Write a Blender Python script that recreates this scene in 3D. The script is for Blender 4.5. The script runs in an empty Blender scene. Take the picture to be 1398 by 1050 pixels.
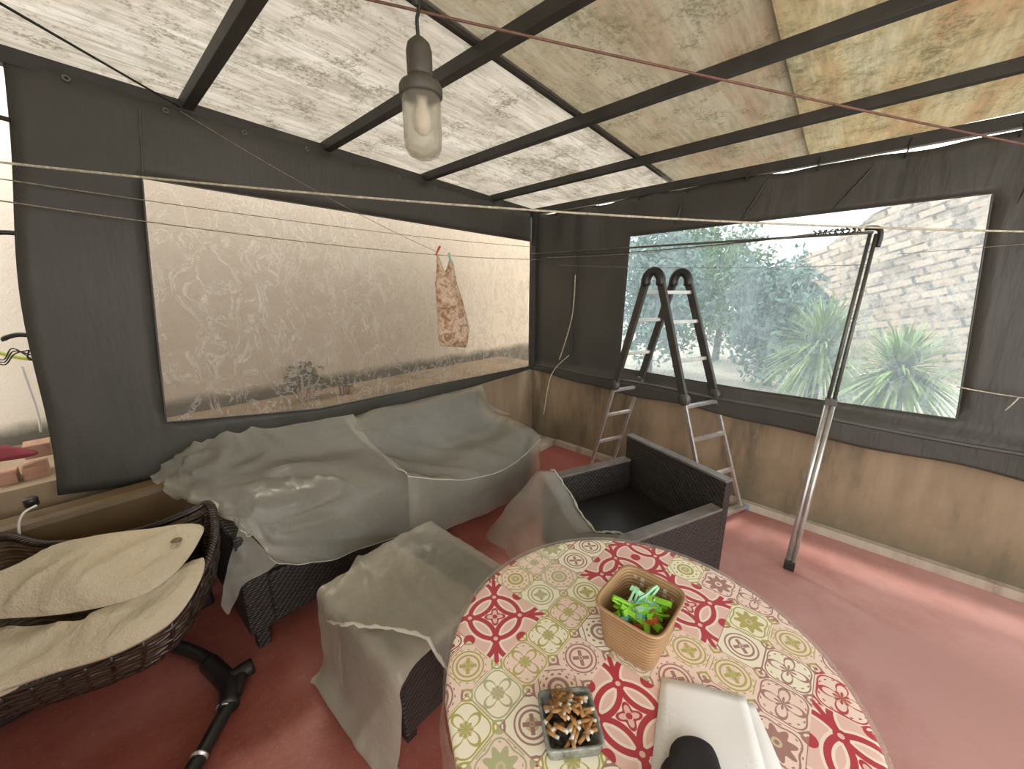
import bpy, bmesh, math, random
import numpy as np
from mathutils import Vector, Matrix, noise as mnoise
PI = math.pi
random.seed(7); rng = np.random.default_rng(7)
scn = bpy.context.scene
col = scn.collection

# ---------------------------------------------------------------- camera
# room axes: x runs along the left side (0 = far corner), y points away from the left side, z up
FPX = 520.0; PITCH = math.atan(127/520)
CAM = Vector((3.169, 2.449, 1.6)); FWD = Vector((-.758, -.652, 0)); RGT = Vector((-.652, .758, 0))
cd = bpy.data.cameras.new('camera'); cam = bpy.data.objects.new('camera', cd); col.objects.link(cam)
cd.sensor_width = 36; cd.lens = 36*FPX/1398; cd.clip_start = .02; cd.clip_end = 200
cam.location = CAM; cam.rotation_euler = (PI/2-PITCH, 0, math.atan2(.758, -.652))
scn.camera = cam
# ---------------------------------------------------------------- world, sun, exposure
w = bpy.data.worlds.new('world'); scn.world = w; w.use_nodes = True
bg = w.node_tree.nodes['Background']; bg.inputs[0].default_value = (.97, .965, .955, 1); bg.inputs[1].default_value = 2.7
sl = bpy.data.lights.new('sun', 'SUN'); sun = bpy.data.objects.new('sun', sl); col.objects.link(sun)
sl.energy = 3.0; sl.angle = math.radians(12); sl.color = (1, .95, .86)
sun.rotation_euler = (math.radians(32), math.radians(-20), 0)
scn.view_settings.view_transform = 'Standard'; scn.view_settings.look = 'None'
scn.view_settings.gamma = 1; scn.view_settings.use_curve_mapping = False
scn.view_settings.exposure = 0.78
scn.cycles.max_bounces = 12; scn.cycles.transparent_max_bounces = 16

# ---------------------------------------------------------------- measuring helpers
def ray(px, py):
    a = (px-699)/FPX; b = (525-py)/FPX
    return RGT*a + FWD*(math.cos(PITCH)+math.sin(PITCH)*b) + Vector((0, 0, -math.sin(PITCH)+math.cos(PITCH)*b))
def az(px, py, z): r = ray(px, py); return CAM + r*((z-CAM.z)/r.z)
def ay(px, py, y): r = ray(px, py); return CAM + r*((y-CAM.y)/r.y)
def ax(px, py, x): r = ray(px, py); return CAM + r*((x-CAM.x)/r.x)
def ad(px, py, d): return CAM + ray(px, py)*d

# ---------------------------------------------------------------- object helpers
def link(o, parent=None):
    col.objects.link(o)
    if parent is not None:
        o.parent = parent
    return o
def thing(name, label, cat, loc=(0, 0, 0), rotz=0, group=None):
    o = bpy.data.objects.new(name, None); col.objects.link(o)
    o.location = loc; o.rotation_euler = (0, 0, rotz); o.empty_display_size = .05
    o['label'] = label; o['category'] = cat
    if group: o['group'] = group
    return o
def tag(o, label, cat, group=None, kind=None):
    o['label'] = label; o['category'] = cat
    if group: o['group'] = group
    if kind: o['kind'] = kind
    return o
class MB:
    def __init__(s): s.v = []; s.f = []; s.sm = []
    def add(s, vs, fs, smooth=False):
        n = len(s.v); s.v += [tuple(v) for v in vs]
        s.f += [tuple(i+n for i in f) for f in fs]; s.sm += [smooth]*len(fs); return s
    def box(s, c, h, m=None):
        vs = []
        for x in (-1, 1):
            for y in (-1, 1):
                for z in (-1, 1):
                    p = Vector((x*h[0], y*h[1], z*h[2]))
                    if m is not None: p = m @ p
                    vs.append(p+Vector(c))
        return s.add(vs, [(0, 1, 3, 2), (4, 6, 7, 5), (0, 4, 5, 1), (2, 3, 7, 6), (0, 2, 6, 4), (1, 5, 7, 3)])
    def bb(s, a, b):
        a = Vector(a); b = Vector(b); return s.box((a+b)/2, [abs(q)/2 for q in (b-a)])
    def bar(s, a, b, wd, ht, up=(0, 0, 1)):
        a = Vector(a); b = Vector(b); d = (b-a); L = d.length; d.normalize()
        u = Vector(up); sd = d.cross(u).normalized(); u = sd.cross(d)
        m = Matrix((d, sd, u)).transposed()
        return s.box((a+b)/2, (L/2, wd/2, ht/2), m)
    def tube(s, pts, r, seg=8, closed=False, caps=True):
        pts = [Vector(p) for p in pts]; n = len(pts); rs = r if hasattr(r, '__len__') else [r]*n
        vs = []; prev = None
        for i, p in enumerate(pts):
            if closed: t = (pts[(i+1) % n]-pts[i-1])
            else: t = pts[min(i+1, n-1)]-pts[max(i-1, 0)]
            if t.length < 1e-9: t = Vector((0, 0, 1))
            t.normalize()
            if prev is None:
                prev = t.orthogonal().normalized()
            nn = prev - t*prev.dot(t)
            nn = nn.normalized() if nn.length > 1e-6 else t.orthogonal().normalized()
            prev = nn; bb = t.cross(nn)
            for k in range(seg):
                a = 2*PI*k/seg; vs.append(p+(nn*math.cos(a)+bb*math.sin(a))*rs[i])
        fs = []
        for i in range(n if closed else n-1):
            j = (i+1) % n
            for k in range(seg):
                l = (k+1) % seg; fs.append((i*seg+k, i*seg+l, j*seg+l, j*seg+k))
        if caps and not closed:
            fs.append(tuple(range(seg-1, -1, -1))); fs.append(tuple((n-1)*seg+k for k in range(seg)))
        return s.add(vs, fs, True)
    def lathe(s, prof, c=(0, 0, 0), seg=24, m=None):
        vs = []
        for (r, z) in prof:
            for k in range(seg):
                a = 2*PI*k/seg; p = Vector((r*math.cos(a), r*math.sin(a), z))
                if m is not None: p = m @ p
                vs.append(p+Vector(c))
        fs = [(i*seg+k, i*seg+(k+1) % seg, (i+1)*seg+(k+1) % seg, (i+1)*seg+k) for i in range(len(prof)-1) for k in range(seg)]
        return s.add(vs, fs, True)
    def grid(s, P, wrap=False, flip=False):
        ny, nx = len(P), len(P[0]); vs = [p for row in P for p in row]
        fs = []
        for j in range(ny-1):
            for i in range(nx if wrap else nx-1):
                k = (i+1) % nx; f = (j*nx+i, j*nx+k, (j+1)*nx+k, (j+1)*nx+i)
                fs.append(f[::-1] if flip else f)
        return s.add(vs, fs, True)
    def build(s, name, m, parent=None, bevel=0, thick=0, sub=0, weld=False):
        me = bpy.data.meshes.new(name); me.from_pydata(s.v, [], s.f); me.update()
        if weld:
            b_ = bmesh.new(); b_.from_mesh(me); bmesh.ops.remove_doubles(b_, verts=b_.verts, dist=.0004); b_.to_mesh(me); b_.free()
            s.sm = [True]*len(me.polygons)
        me.polygons.foreach_set('use_smooth', s.sm)
        me.materials.append(m)
        o = bpy.data.objects.new(name, me); link(o, parent)
        if bevel:
            b = o.modifiers.new('bevel', 'BEVEL'); b.width = bevel; b.segments = 2; b.limit_method = 'ANGLE'
        if thick:
            t = o.modifiers.new('solid', 'SOLIDIFY'); t.thickness = thick; t.offset = 0
        if sub:
            t = o.modifiers.new('sub', 'SUBSURF'); t.levels = sub; t.render_levels = sub
        return o
def struct(o): o['kind'] = 'structure'; return o
def spline(pts, n=8, closed=False):
    pts = [Vector(p) for p in pts]; out = []; N = len(pts)
    for i in range(N if closed else N-1):
        if closed: a, b, c, d = pts[i-1], pts[i], pts[(i+1) % N], pts[(i+2) % N]
        else: a, b, c, d = pts[max(i-1, 0)], pts[i], pts[i+1], pts[min(i+2, N-1)]
        for k in range(n):
            t = k/n
            out.append(.5*((2*b)+(c-a)*t+(2*a-5*b+4*c-d)*t*t+(3*b-a-3*c+d)*t**3))
    if not closed: out.append(pts[-1])
    return out
def copy_tree(o, parent=None):
    c = o.copy(); col.objects.link(c)
    if parent is not None: c.parent = parent
    for ch in list(o.children): copy_tree(ch, c)
    return c

# ---------------------------------------------------------------- shader helpers
class Mat:
    def __init__(s, name):
        s.m = bpy.data.materials.new(name); s.m.use_nodes = True; s.t = s.m.node_tree
        s.t.nodes.clear(); s.out = s.t.nodes.new('ShaderNodeOutputMaterial')
    def n(s, ty, ins=None, **kw):
        nd = s.t.nodes.new(ty)
        for k, v in kw.items(): setattr(nd, k, v)
        for k, v in (ins or {}).items():
            if isinstance(v, X): v = v.s
            if isinstance(v, bpy.types.NodeSocket): s.t.links.new(v, nd.inputs[k])
            else: nd.inputs[k].default_value = v
        return nd
    def coord(s, which='Object'): return s.n('ShaderNodeTexCoord').outputs[which]
    def map(s, scale=(1, 1, 1), rot=(0, 0, 0), which='Object'):
        return s.n('ShaderNodeMapping', {0: s.coord(which), 'Scale': scale, 'Rotation': rot}).outputs[0]
    def noise(s, scale, detail=4, rough=.55, vec=None, dist=0):
        return X(s, s.n('ShaderNodeTexNoise', {'Vector': vec or s.coord(), 'Scale': scale, 'Detail': detail, 'Roughness': rough, 'Distortion': dist}).outputs[0])
    def ramp(s, x, stops, interp='LINEAR'):
        nd = s.n('ShaderNodeValToRGB', {0: x}); r = nd.color_ramp; r.interpolation = interp
        while len(r.elements) < len(stops): r.elements.new(.5)
        for e, (p, c) in zip(r.elements, stops): e.position = p; e.color = tuple(c)+(1,) if len(c) == 3 else c
        return nd.outputs[0]
    def mix(s, f, a, b, mode='MIX'):
        nd = s.n('ShaderNodeMix', data_type='RGBA', blend_type=mode)
        for i, v in ((0, f), (6, a), (7, b)):
            if isinstance(v, X): v = v.s
            if isinstance(v, bpy.types.NodeSocket): s.t.links.new(v, nd.inputs[i])
            else: nd.inputs[i].default_value = v if i == 0 else (tuple(v)+(1,) if len(v) == 3 else v)
        return nd.outputs[2]
    def bump(s, h, strength=.3, dist=.01):
        return s.n('ShaderNodeBump', {'Height': h, 'Strength': strength, 'Distance': dist}).outputs[0]
    def principled(s, color, rough=.6, bump=None, **kw):
        ins = {'Base Color': tuple(color)+(1,) if isinstance(color, (tuple, list)) and len(color) == 3 else color, 'Roughness': rough}
        if bump is not None: ins['Normal'] = bump
        for k, v in kw.items(): ins[k.replace('_', ' ')] = v
        return s.n('ShaderNodeBsdfPrincipled', ins).outputs[0]
    def done(s, sh): s.t.links.new(sh, s.out.inputs[0]); return s.m
class X:
    def __init__(s, M, sk): s.M = M; s.s = sk
    def op(s, o, *a, **k):
        nd = s.M.t.nodes.new('ShaderNodeMath'); nd.operation = o; nd.use_clamp = k.get('clamp', False)
        for i, v in enumerate((s,)+a):
            if isinstance(v, X): s.M.t.links.new(v.s, nd.inputs[i])
            else: nd.inputs[i].default_value = v
        return X(s.M, nd.outputs[0])
    def __add__(s, o): return s.op('ADD', o)
    def __radd__(s, o): return s.op('ADD', o)
    def __sub__(s, o): return s.op('SUBTRACT', o)
    def __mul__(s, o): return s.op('MULTIPLY', o)
    def __rmul__(s, o): return s.op('MULTIPLY', o)
    def __truediv__(s, o): return s.op('DIVIDE', o)
    def lt(s, o): return s.op('LESS_THAN', o)
    def gt(s, o): return s.op('GREATER_THAN', o)
    def abs(s): return s.op('ABSOLUTE')
    def floor(s): return s.op('FLOOR')
    def fract(s): return s.op('FRACT')
    def cos(s): return s.op('COSINE')
    def min(s, o): return s.op('MINIMUM', o)
    def max(s, o): return s.op('MAXIMUM', o)
    def band(s, a, b): return s.gt(a)*s.lt(b)

def simple(name, c, rough=.6, var=.12, scale=8, bump=.15, bscale=60, metal=0, c2=None, **kw):
    M = Mat(name)
    n = M.noise(scale)
    c2 = c2 or tuple(max(0, q*(1-var*2)) for q in c)
    cc = M.ramp(n, [(.3, c2), (.7, c)])
    b = M.bump(M.noise(bscale, 3), bump, .004)
    return M.done(M.principled(cc, rough, b, Metallic=metal, **kw))

M = {}
# red painted concrete floor, worn and scratched, with a painted pool of daylight
m = Mat('red_floor'); n1 = m.noise(1.3, 5, .6); n2 = m.noise(14, 6, .7); sc = m.noise(3, 6, .65, m.map((5, 1.2, 1), (0, 0, .5)), 2.5)
cc = m.ramp(n1, [(.32, (.20, .040, .024)), (.5, (.28, .070, .048)), (.68, (.38, .13, .105))])
cc = m.mix(n2.op('MULTIPLY_ADD', 1.4, -.45, clamp=True), cc, (.34, .12, .095), 'MIX')
cc = m.mix(m.ramp(sc, [(.62, (0, 0, 0)), (.74, (.22,)*3)]), cc, (.48, .30, .27))
cc = m.mix(m.ramp(m.noise(55, 4, .8), [(.56, (0,)*3), (.70, (.35,)*3)]), cc, (.50, .28, .24)); cc = m.mix(m.ramp(m.noise(4, 5, .7), [(.30, (.5,)*3), (.45, (0,)*3)]), cc, (.17, .06, .045))
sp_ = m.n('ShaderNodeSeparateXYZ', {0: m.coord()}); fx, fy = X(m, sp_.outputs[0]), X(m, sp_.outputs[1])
daylit_ = (((fx-.9)*(fx-.9)*.8+(fy-3.6)*(fy-3.6)*.35).op('SQRT')*-1.0+1.45+(m.noise(2.5, 6, .7)-.5)*1.6).op('MULTIPLY', 1.0, clamp=True)
cc = m.mix(daylit_*.75, cc, (.56, .34, .315))  # daylight falling on the right-hand floor, painted in as a paler pink
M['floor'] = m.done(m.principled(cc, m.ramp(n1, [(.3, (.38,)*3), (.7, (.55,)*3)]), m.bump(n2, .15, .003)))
# rendered parapet: tan with damp streaks
def stained(name, a, b, c, damp=False):
    m = Mat(name); v = m.map((2.2, 2.2, .5)); n1 = m.noise(1.6, 6, .65, v); n2 = m.noise(22, 5, .7)
    cc = m.ramp(n1, [(.36, c), (.48, b), (.64, a)])
    cc = m.mix(n2.op('MULTIPLY', .35), cc, b)
    if damp:
        zz = X(m, m.n('ShaderNodeSeparateXYZ', {0: m.coord()}).outputs[2])
        cc = m.mix((m.noise(3, 5, .6)*.9-zz*1.1+.0).op('MULTIPLY', 1.6, clamp=True), cc, (.115, .10, .062))
    return m.done(m.principled(cc, .85, m.bump(n2, .3, .006)))
M['parapet'] = stained('parapet_render', (.34, .255, .165), (.25, .185, .115), (.10, .082, .052), True)
M['kerb'] = stained('kerb_cement', (.50, .44, .36), (.40, .33, .26), (.22, .15, .11))
M['plaster'] = simple('white_plaster', (.70, .66, .58), .9, .06, 3, .25, 30)
# outer wall, cream with a mouldy band at its foot
m = Mat('outer_wall'); sep = m.n('ShaderNodeSeparateXYZ', {0: m.coord()}); z = X(m, sep.outputs[2]); n1 = m.noise(5, 6, .65); n2 = m.noise(60, 4, .7)
k = (z + n1*.10).op('SUBTRACT', .95)
cc = m.ramp(k.op('MULTIPLY_ADD', 9, .5, clamp=True), [(.15, (.12, .11, .085)), (.5, (.36, .33, .26)), (.8, (.70, .62, .52))])
M['outer'] = m.done(m.principled(cc, .9, m.bump(n2, .4, .01)))
# translucent roof sheets
def roofmat(name, stops, tr, dirt, sc=1.0):
    m = Mat(name); v = m.map((.8, 3.2, 1)); n1 = m.noise(1.5*sc, 5, .6, v); n2 = m.noise(34, 8, .8); n3 = m.noise(2.6, 6, .7, None, .6)
    cc = m.ramp(n1, stops)
    sp = n2*n3
    cc = m.mix(m.ramp(sp, [(dirt-.06, (0, 0, 0)), (dirt+.08, (.6,)*3)]), cc, (.13, .125, .07))
    sk = m.noise(70, 3, .7)*m.noise(6, 4, .6); cc = m.mix(m.ramp(sk, [(.29, (0,)*3), (.36, (.55,)*3)]), cc, (.16, .15, .10))
    b = m.bump(m.noise(45, 4, .7, m.map((.3, 2, 1))), .3, .004)
    st = m.noise(9, 7, .8, m.map((.5, 5, 1), (0, 0, .12))); cc = m.mix(m.ramp(st, [(.42, (.0,)*3), (.62, (.42,)*3)]), cc, (.20, .185, .14))
    t = m.n('ShaderNodeBsdfTranslucent', {'Color': cc, 'Normal': b}).outputs[0]
    d = m.n('ShaderNodeBsdfDiffuse', {'Color': cc, 'Normal': b}).outputs[0]
    return m.done(m.n('ShaderNodeMixShader', {0: tr, 1: d, 2: t}).outputs[0])
M['roof_white'] = roofmat('roof_sheet_white', [(.3, (.42, .395, .36)), (.7, (.52, .50, .47))], .80, .33)
M['roof_tan'] = roofmat('roof_sheet_tan', [(.3, (.31, .25, .20)), (.5, (.34, .31, .255)), (.7, (.36, .345, .30))], .80, .34)
M['roof_yellow'] = roofmat('roof_sheet_yellow', [(.3, (.36, .28, .20)), (.5, (.39, .345, .255)), (.7, (.40, .38, .31))], .80, .31, 1.5)
M['beam'] = simple('dark_painted_steel', (.040, .036, .030), .6, .2, 9, .2)
M['tarp'] = None
m = Mat('grey_tarpaulin'); n1 = m.noise(2.2, 4, .6); n2 = m.noise(5, 4, .6, m.map((1.5, 1.5, .35)))
cc = m.ramp(n1, [(.3, (.052, .048, .039)), (.7, (.082, .077, .067))])
t = m.principled(cc, .5, m.bump(n2, .5, .03))
tl = m.n('ShaderNodeBsdfTranslucent', {'Color': (.20, .19, .18, 1)}).outputs[0]
M['tarp'] = m.done(m.n('ShaderNodeMixShader', {0: .22, 1: t, 2: tl}).outputs[0])
M['hem'] = simple('tarpaulin_hem', (.08, .075, .068), .5, .1)
def pane(name, tint, haze, wr, wscale, streak, hc=(.42, .42, .42)):
    m = Mat(name)
    v = m.map((1, 1, .55)); n1 = m.noise(wscale, 5, .7, v, 1.2)
    ridg = (n1 - .5).abs()
    lines = m.ramp(ridg, [(0, (1, 1, 1)), (.035, (0, 0, 0))])  # highlights along the crinkles, painted in as whiter lines
    n2 = m.noise(1.6, 3, .5, m.map((3, 3, .4)))
    b = m.bump(n1, .7, .02)
    t = m.n('ShaderNodeBsdfTransparent', {'Color': (*tint, 1)}).outputs[0]
    d = m.n('ShaderNodeBsdfDiffuse', {'Color': (*hc, 1), 'Normal': b}).outputs[0]
    tl = m.n('ShaderNodeBsdfTranslucent', {'Color': (*hc, 1), 'Normal': b}).outputs[0]
    g = m.n('ShaderNodeBsdfGlossy', {'Color': (.5, .5, .5, 1), 'Roughness': .2, 'Normal': b}).outputs[0]
    h = m.n('ShaderNodeMixShader', {0: .7, 1: d, 2: tl}).outputs[0]
    h = m.n('ShaderNodeMixShader', {0: .12, 1: h, 2: g}).outputs[0]
    f = (X(m, lines)*wr + n2*streak + haze).op('MINIMUM', .92)
    return m.done(m.n('ShaderNodeMixShader', {0: f.s, 1: t, 2: h}).outputs[0])
M['pane_left'] = pane('crinkled_clear_plastic', (.60, .56, .51), .12, .44, 8, .12, (.52, .49, .44))
M['pane_right'] = pane('hazy_clear_plastic', (.50, .54, .56), .17, .16, 5, .36, (.29, .36, .41))
def film(name, c, alpha, sc=7, tl_=.45, warm=(.95, .94, .88)):
    m = Mat(name); n1 = m.noise(sc, 5, .65, None, .8); n2 = m.noise(2.2, 3)
    rid = m.ramp((n1-.5).abs(), [(0, (1, 1, 1)), (.03, (0, 0, 0))])
    b = m.bump(n1, .6, .02)
    t = m.n('ShaderNodeBsdfTransparent', {'Color': (*warm, 1)}).outputs[0]
    d = m.principled(c, .18, b, **{'Specular_IOR_Level': .8})
    tl = m.n('ShaderNodeBsdfTranslucent', {'Color': (*c, 1)}).outputs[0]
    h = m.n('ShaderNodeMixShader', {0: tl_, 1: d, 2: tl}).outputs[0]
    f = (X(m, rid)*.035 + n2*.34 + (alpha-.15)).op('MINIMUM', .97)
    return m.done(m.n('ShaderNodeMixShader', {0: f.s, 1: t, 2: h}).outputs[0])
M['film'] = film('dust_sheet_film', (.64, .62, .54), .48)
M['film_beige'] = film('beige_dust_film', (.58, .53, .43), .80, 6)
M['film_edge'] = film('film_torn_edge', (.85, .83, .74), .85, 20)
M['film_clear'] = film('clear_table_film', (.62, .62, .55), .35, 9)
def rattan(name, a, b, sc=1.0):
    m = Mat(name)
    w1 = m.n('ShaderNodeTexWave', {'Vector': m.coord(), 'Scale': 26*sc, 'Distortion': .6}, bands_direction='Z').outputs[1]
    w2 = m.n('ShaderNodeTexWave', {'Vector': m.coord(), 'Scale': 20*sc, 'Distortion': .6}, bands_direction='DIAGONAL').outputs[1]
    h = X(m, w1)*X(m, w2)
    cc = m.ramp(h, [(0, a), (.8, b)])
    return m.done(m.principled(cc, .45, m.bump(h, .7, .006)))
M['rattan'] = rattan('dark_flat_rattan', (.014, .011, .009), (.040, .031, .026))
M['rattan_cap'] = simple('lit_rattan_edge', (.20, .175, .155), .5, .25, 12)  # paler than the rattan: light on the top edges painted in
M['wicker'] = simple('glossy_brown_wicker', (.034, .018, .013), .28, .3, 20, .3, 90)
M['wicker_in'] = rattan('woven_wicker_lining', (.075, .045, .024), (.15, .095, .055), .8)
M['chair_cushion'] = simple('charcoal_cushion', (.055, .048, .042), .9, .15, 8, .3, 160)
m = Mat('cream_cotton'); n1 = m.noise(2.4, 4, .55); n2 = m.noise(7, 5, .6); n3 = m.noise(260, 2)
cc = m.ramp(n1, [(.3, (.46, .39, .27)), (.7, (.56, .50, .37))])
M['cream'] = m.done(m.principled(cc, .9, m.bump(n2*.9+n3*.06, .9, .05)))
M['tan'] = simple('tan_vinyl', (.165, .105, .045), .55, .2, 4, .2, 50)
M['black'] = simple('black_plastic', (.018, .016, .014), .4, .1)
M['blackcloth'] = simple('black_soft_fabric', (.012, .010, .011), .85, .1, 20, .3, 200)
M['alu'] = simple('brushed_aluminium', (.62, .60, .56), .38, .12, 20, .1, 90, metal=.75)
M['darkalu'] = simple('dull_dark_metal', (.15, .145, .135), .5, .2, 12, .2, 60, metal=.6)
M['rail_dark'] = simple('dark_grey_rail', (.060, .056, .050), .5, .2, 12)  # upper rails, darker grey than the aluminium lower ones
M['blue'] = simple('blue_rubber', (.10, .25, .55), .5)
M['red'] = simple('red_fabric', (.30, .05, .065), .8)
M['redplastic'] = simple('red_plastic', (.60, .06, .04), .4)
M['brick'] = simple('terracotta_block', (.50, .28, .19), .9, .2, 10, .4)
M['rope_cream'] = simple('cream_rope', (.62, .58, .44), .8, .25, 60, .4, 200)
M['rope_thin'] = simple('thin_twine', (.38, .33, .25), .8, .3, 60)
M['rope_brown'] = simple('red_brown_cord', (.20, .10, .075), .7, .2, 30)
M['cable'] = simple('black_cable', (.03, .027, .024), .5)
M['white'] = simple('white_plastic', (.75, .73, .68), .5, .05)
M['glass'] = None
m = Mat('dusty_glass'); gl = m.n('ShaderNodeBsdfGlass', {'Color': (.95, .95, .93, 1), 'Roughness': .08, 'IOR': 1.2}).outputs[0]
tr = m.n('ShaderNodeBsdfTransparent', {'Color': (.94, .93, .90, 1)}).outputs[0]; df = m.principled((.62, .58, .50), .4)
a1 = m.n('ShaderNodeMixShader', {0: .55, 1: gl, 2: tr}).outputs[0]
a2 = m.n('ShaderNodeMixShader', {0: (m.noise(9, 4)*.22+.0).s, 1: a1, 2: df}).outputs[0]
M['glass'] = m.done(a2)
M['bulb'] = simple('frosted_bulb', (.80, .74, .64), .35, .05)
M['lamp_metal'] = simple('grey_brown_bakelite', (.085, .075, .056), .55, .2, 20)
m = Mat('printed_bag_cloth'); n1 = m.noise(22, 4, .6, None, .8); n2 = m.noise(35, 3)
cc = m.ramp(n1, [(.38, (.27, .15, .09)), (.48, (.50, .34, .22)), (.58, (.62, .50, .38)), (.66, (.36, .22, .13))])
M['bag'] = m.done(m.principled(cc, .85, m.bump(m.noise(14, 4), .5, .02)))
M['basket'] = None
m = Mat('tan_basket_plastic')
w1 = m.n('ShaderNodeTexWave', {'Vector': m.coord(), 'Scale': 34.0, 'Distortion': .3}, bands_direction='Z').outputs[1]
cc = m.ramp(w1, [(0, (.30, .175, .08)), (1, (.44, .275, .14))])
M['basket'] = m.done(m.principled(cc, .5, m.bump(w1, .35, .003)))
M['green'] = simple('lime_green_plastic', (.30, .72, .04), .35, .1)
M['mint'] = simple('mint_plastic', (.35, .70, .42), .35, .1)
M['teal'] = simple('teal_plastic', (.10, .50, .48), .35, .1)
M['orange'] = simple('orange_red_plastic', (.62, .13, .04), .4, .1)
M['filter'] = simple('cigarette_filter', (.50, .25, .08), .8, .25, 60)
M['cigpaper'] = simple('cigarette_paper', (.66, .60, .50), .8, .15, 60)
M['ash'] = simple('grey_ash', (.10, .085, .075), .95, .5, 90, .6, 120)
M['ashglass'] = simple('smoked_glass_rim', (.30, .32, .28), .12, .35, 60, .3, 60)
m = Mat('plan_paper'); v = m.map((1, 1, 1)); n1 = m.noise(30, 4, .7, v, 1.0); n2 = m.noise(9, 2)
ln = m.ramp((n1-.5).abs(), [(0, (1, 1, 1)), (.010, (0, 0, 0))])
msk = m.ramp(n2, [(.46, (0, 0, 0)), (.56, (.6,)*3)])
cc = m.mix(X(m, ln)*X(m, msk), (.80, .79, .78), (.35, .35, .42))
M['paper'] = m.done(m.principled(cc, .8))
M['paper_plain'] = simple('white_paper', (.80, .79, .77), .8, .02)
M['leaf_a'] = simple('yucca_leaf', (.36, .52, .14), .5, .35, 5)
M['leaf_b'] = simple('tree_leaf', (.20, .36, .15), .6, .35, 4)
M['leaf_c'] = simple('blue_green_leaf', (.26, .40, .34), .6, .3, 4)
M['leaf_d'] = simple('dry_grey_leaf', (.30, .29, .20), .8, .35, 14)
M['bark'] = simple('grey_bark', (.16, .12, .085), .9, .3, 12, .6)
M['ground'] = simple('pale_gravel', (.62, .56, .46), .95, .1, 3, .4, 40)
m = Mat('rubble_stone')
bt = m.n('ShaderNodeTexBrick', {'Vector': m.n('ShaderNodeMapping', {0: m.coord(), 'Rotation': (PI/2, 0, 0.35)}).outputs[0], 'Scale': 1.6, 'Color1': (.60, .47, .35, 1), 'Color2': (.26, .20, .16, 1), 'Mortar': (.12, .10, .08, 1), 'Mortar Size': .035})
cc = m.mix(m.ramp(m.noise(4, 6, .7), [(.42, (0,)*3), (.62, (.8,)*3)]), bt.outputs[0], (.66, .52, .40))
M['stone'] = m.done(m.principled(cc, .9, m.bump(m.noise(12, 5), .6, .05)))

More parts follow.
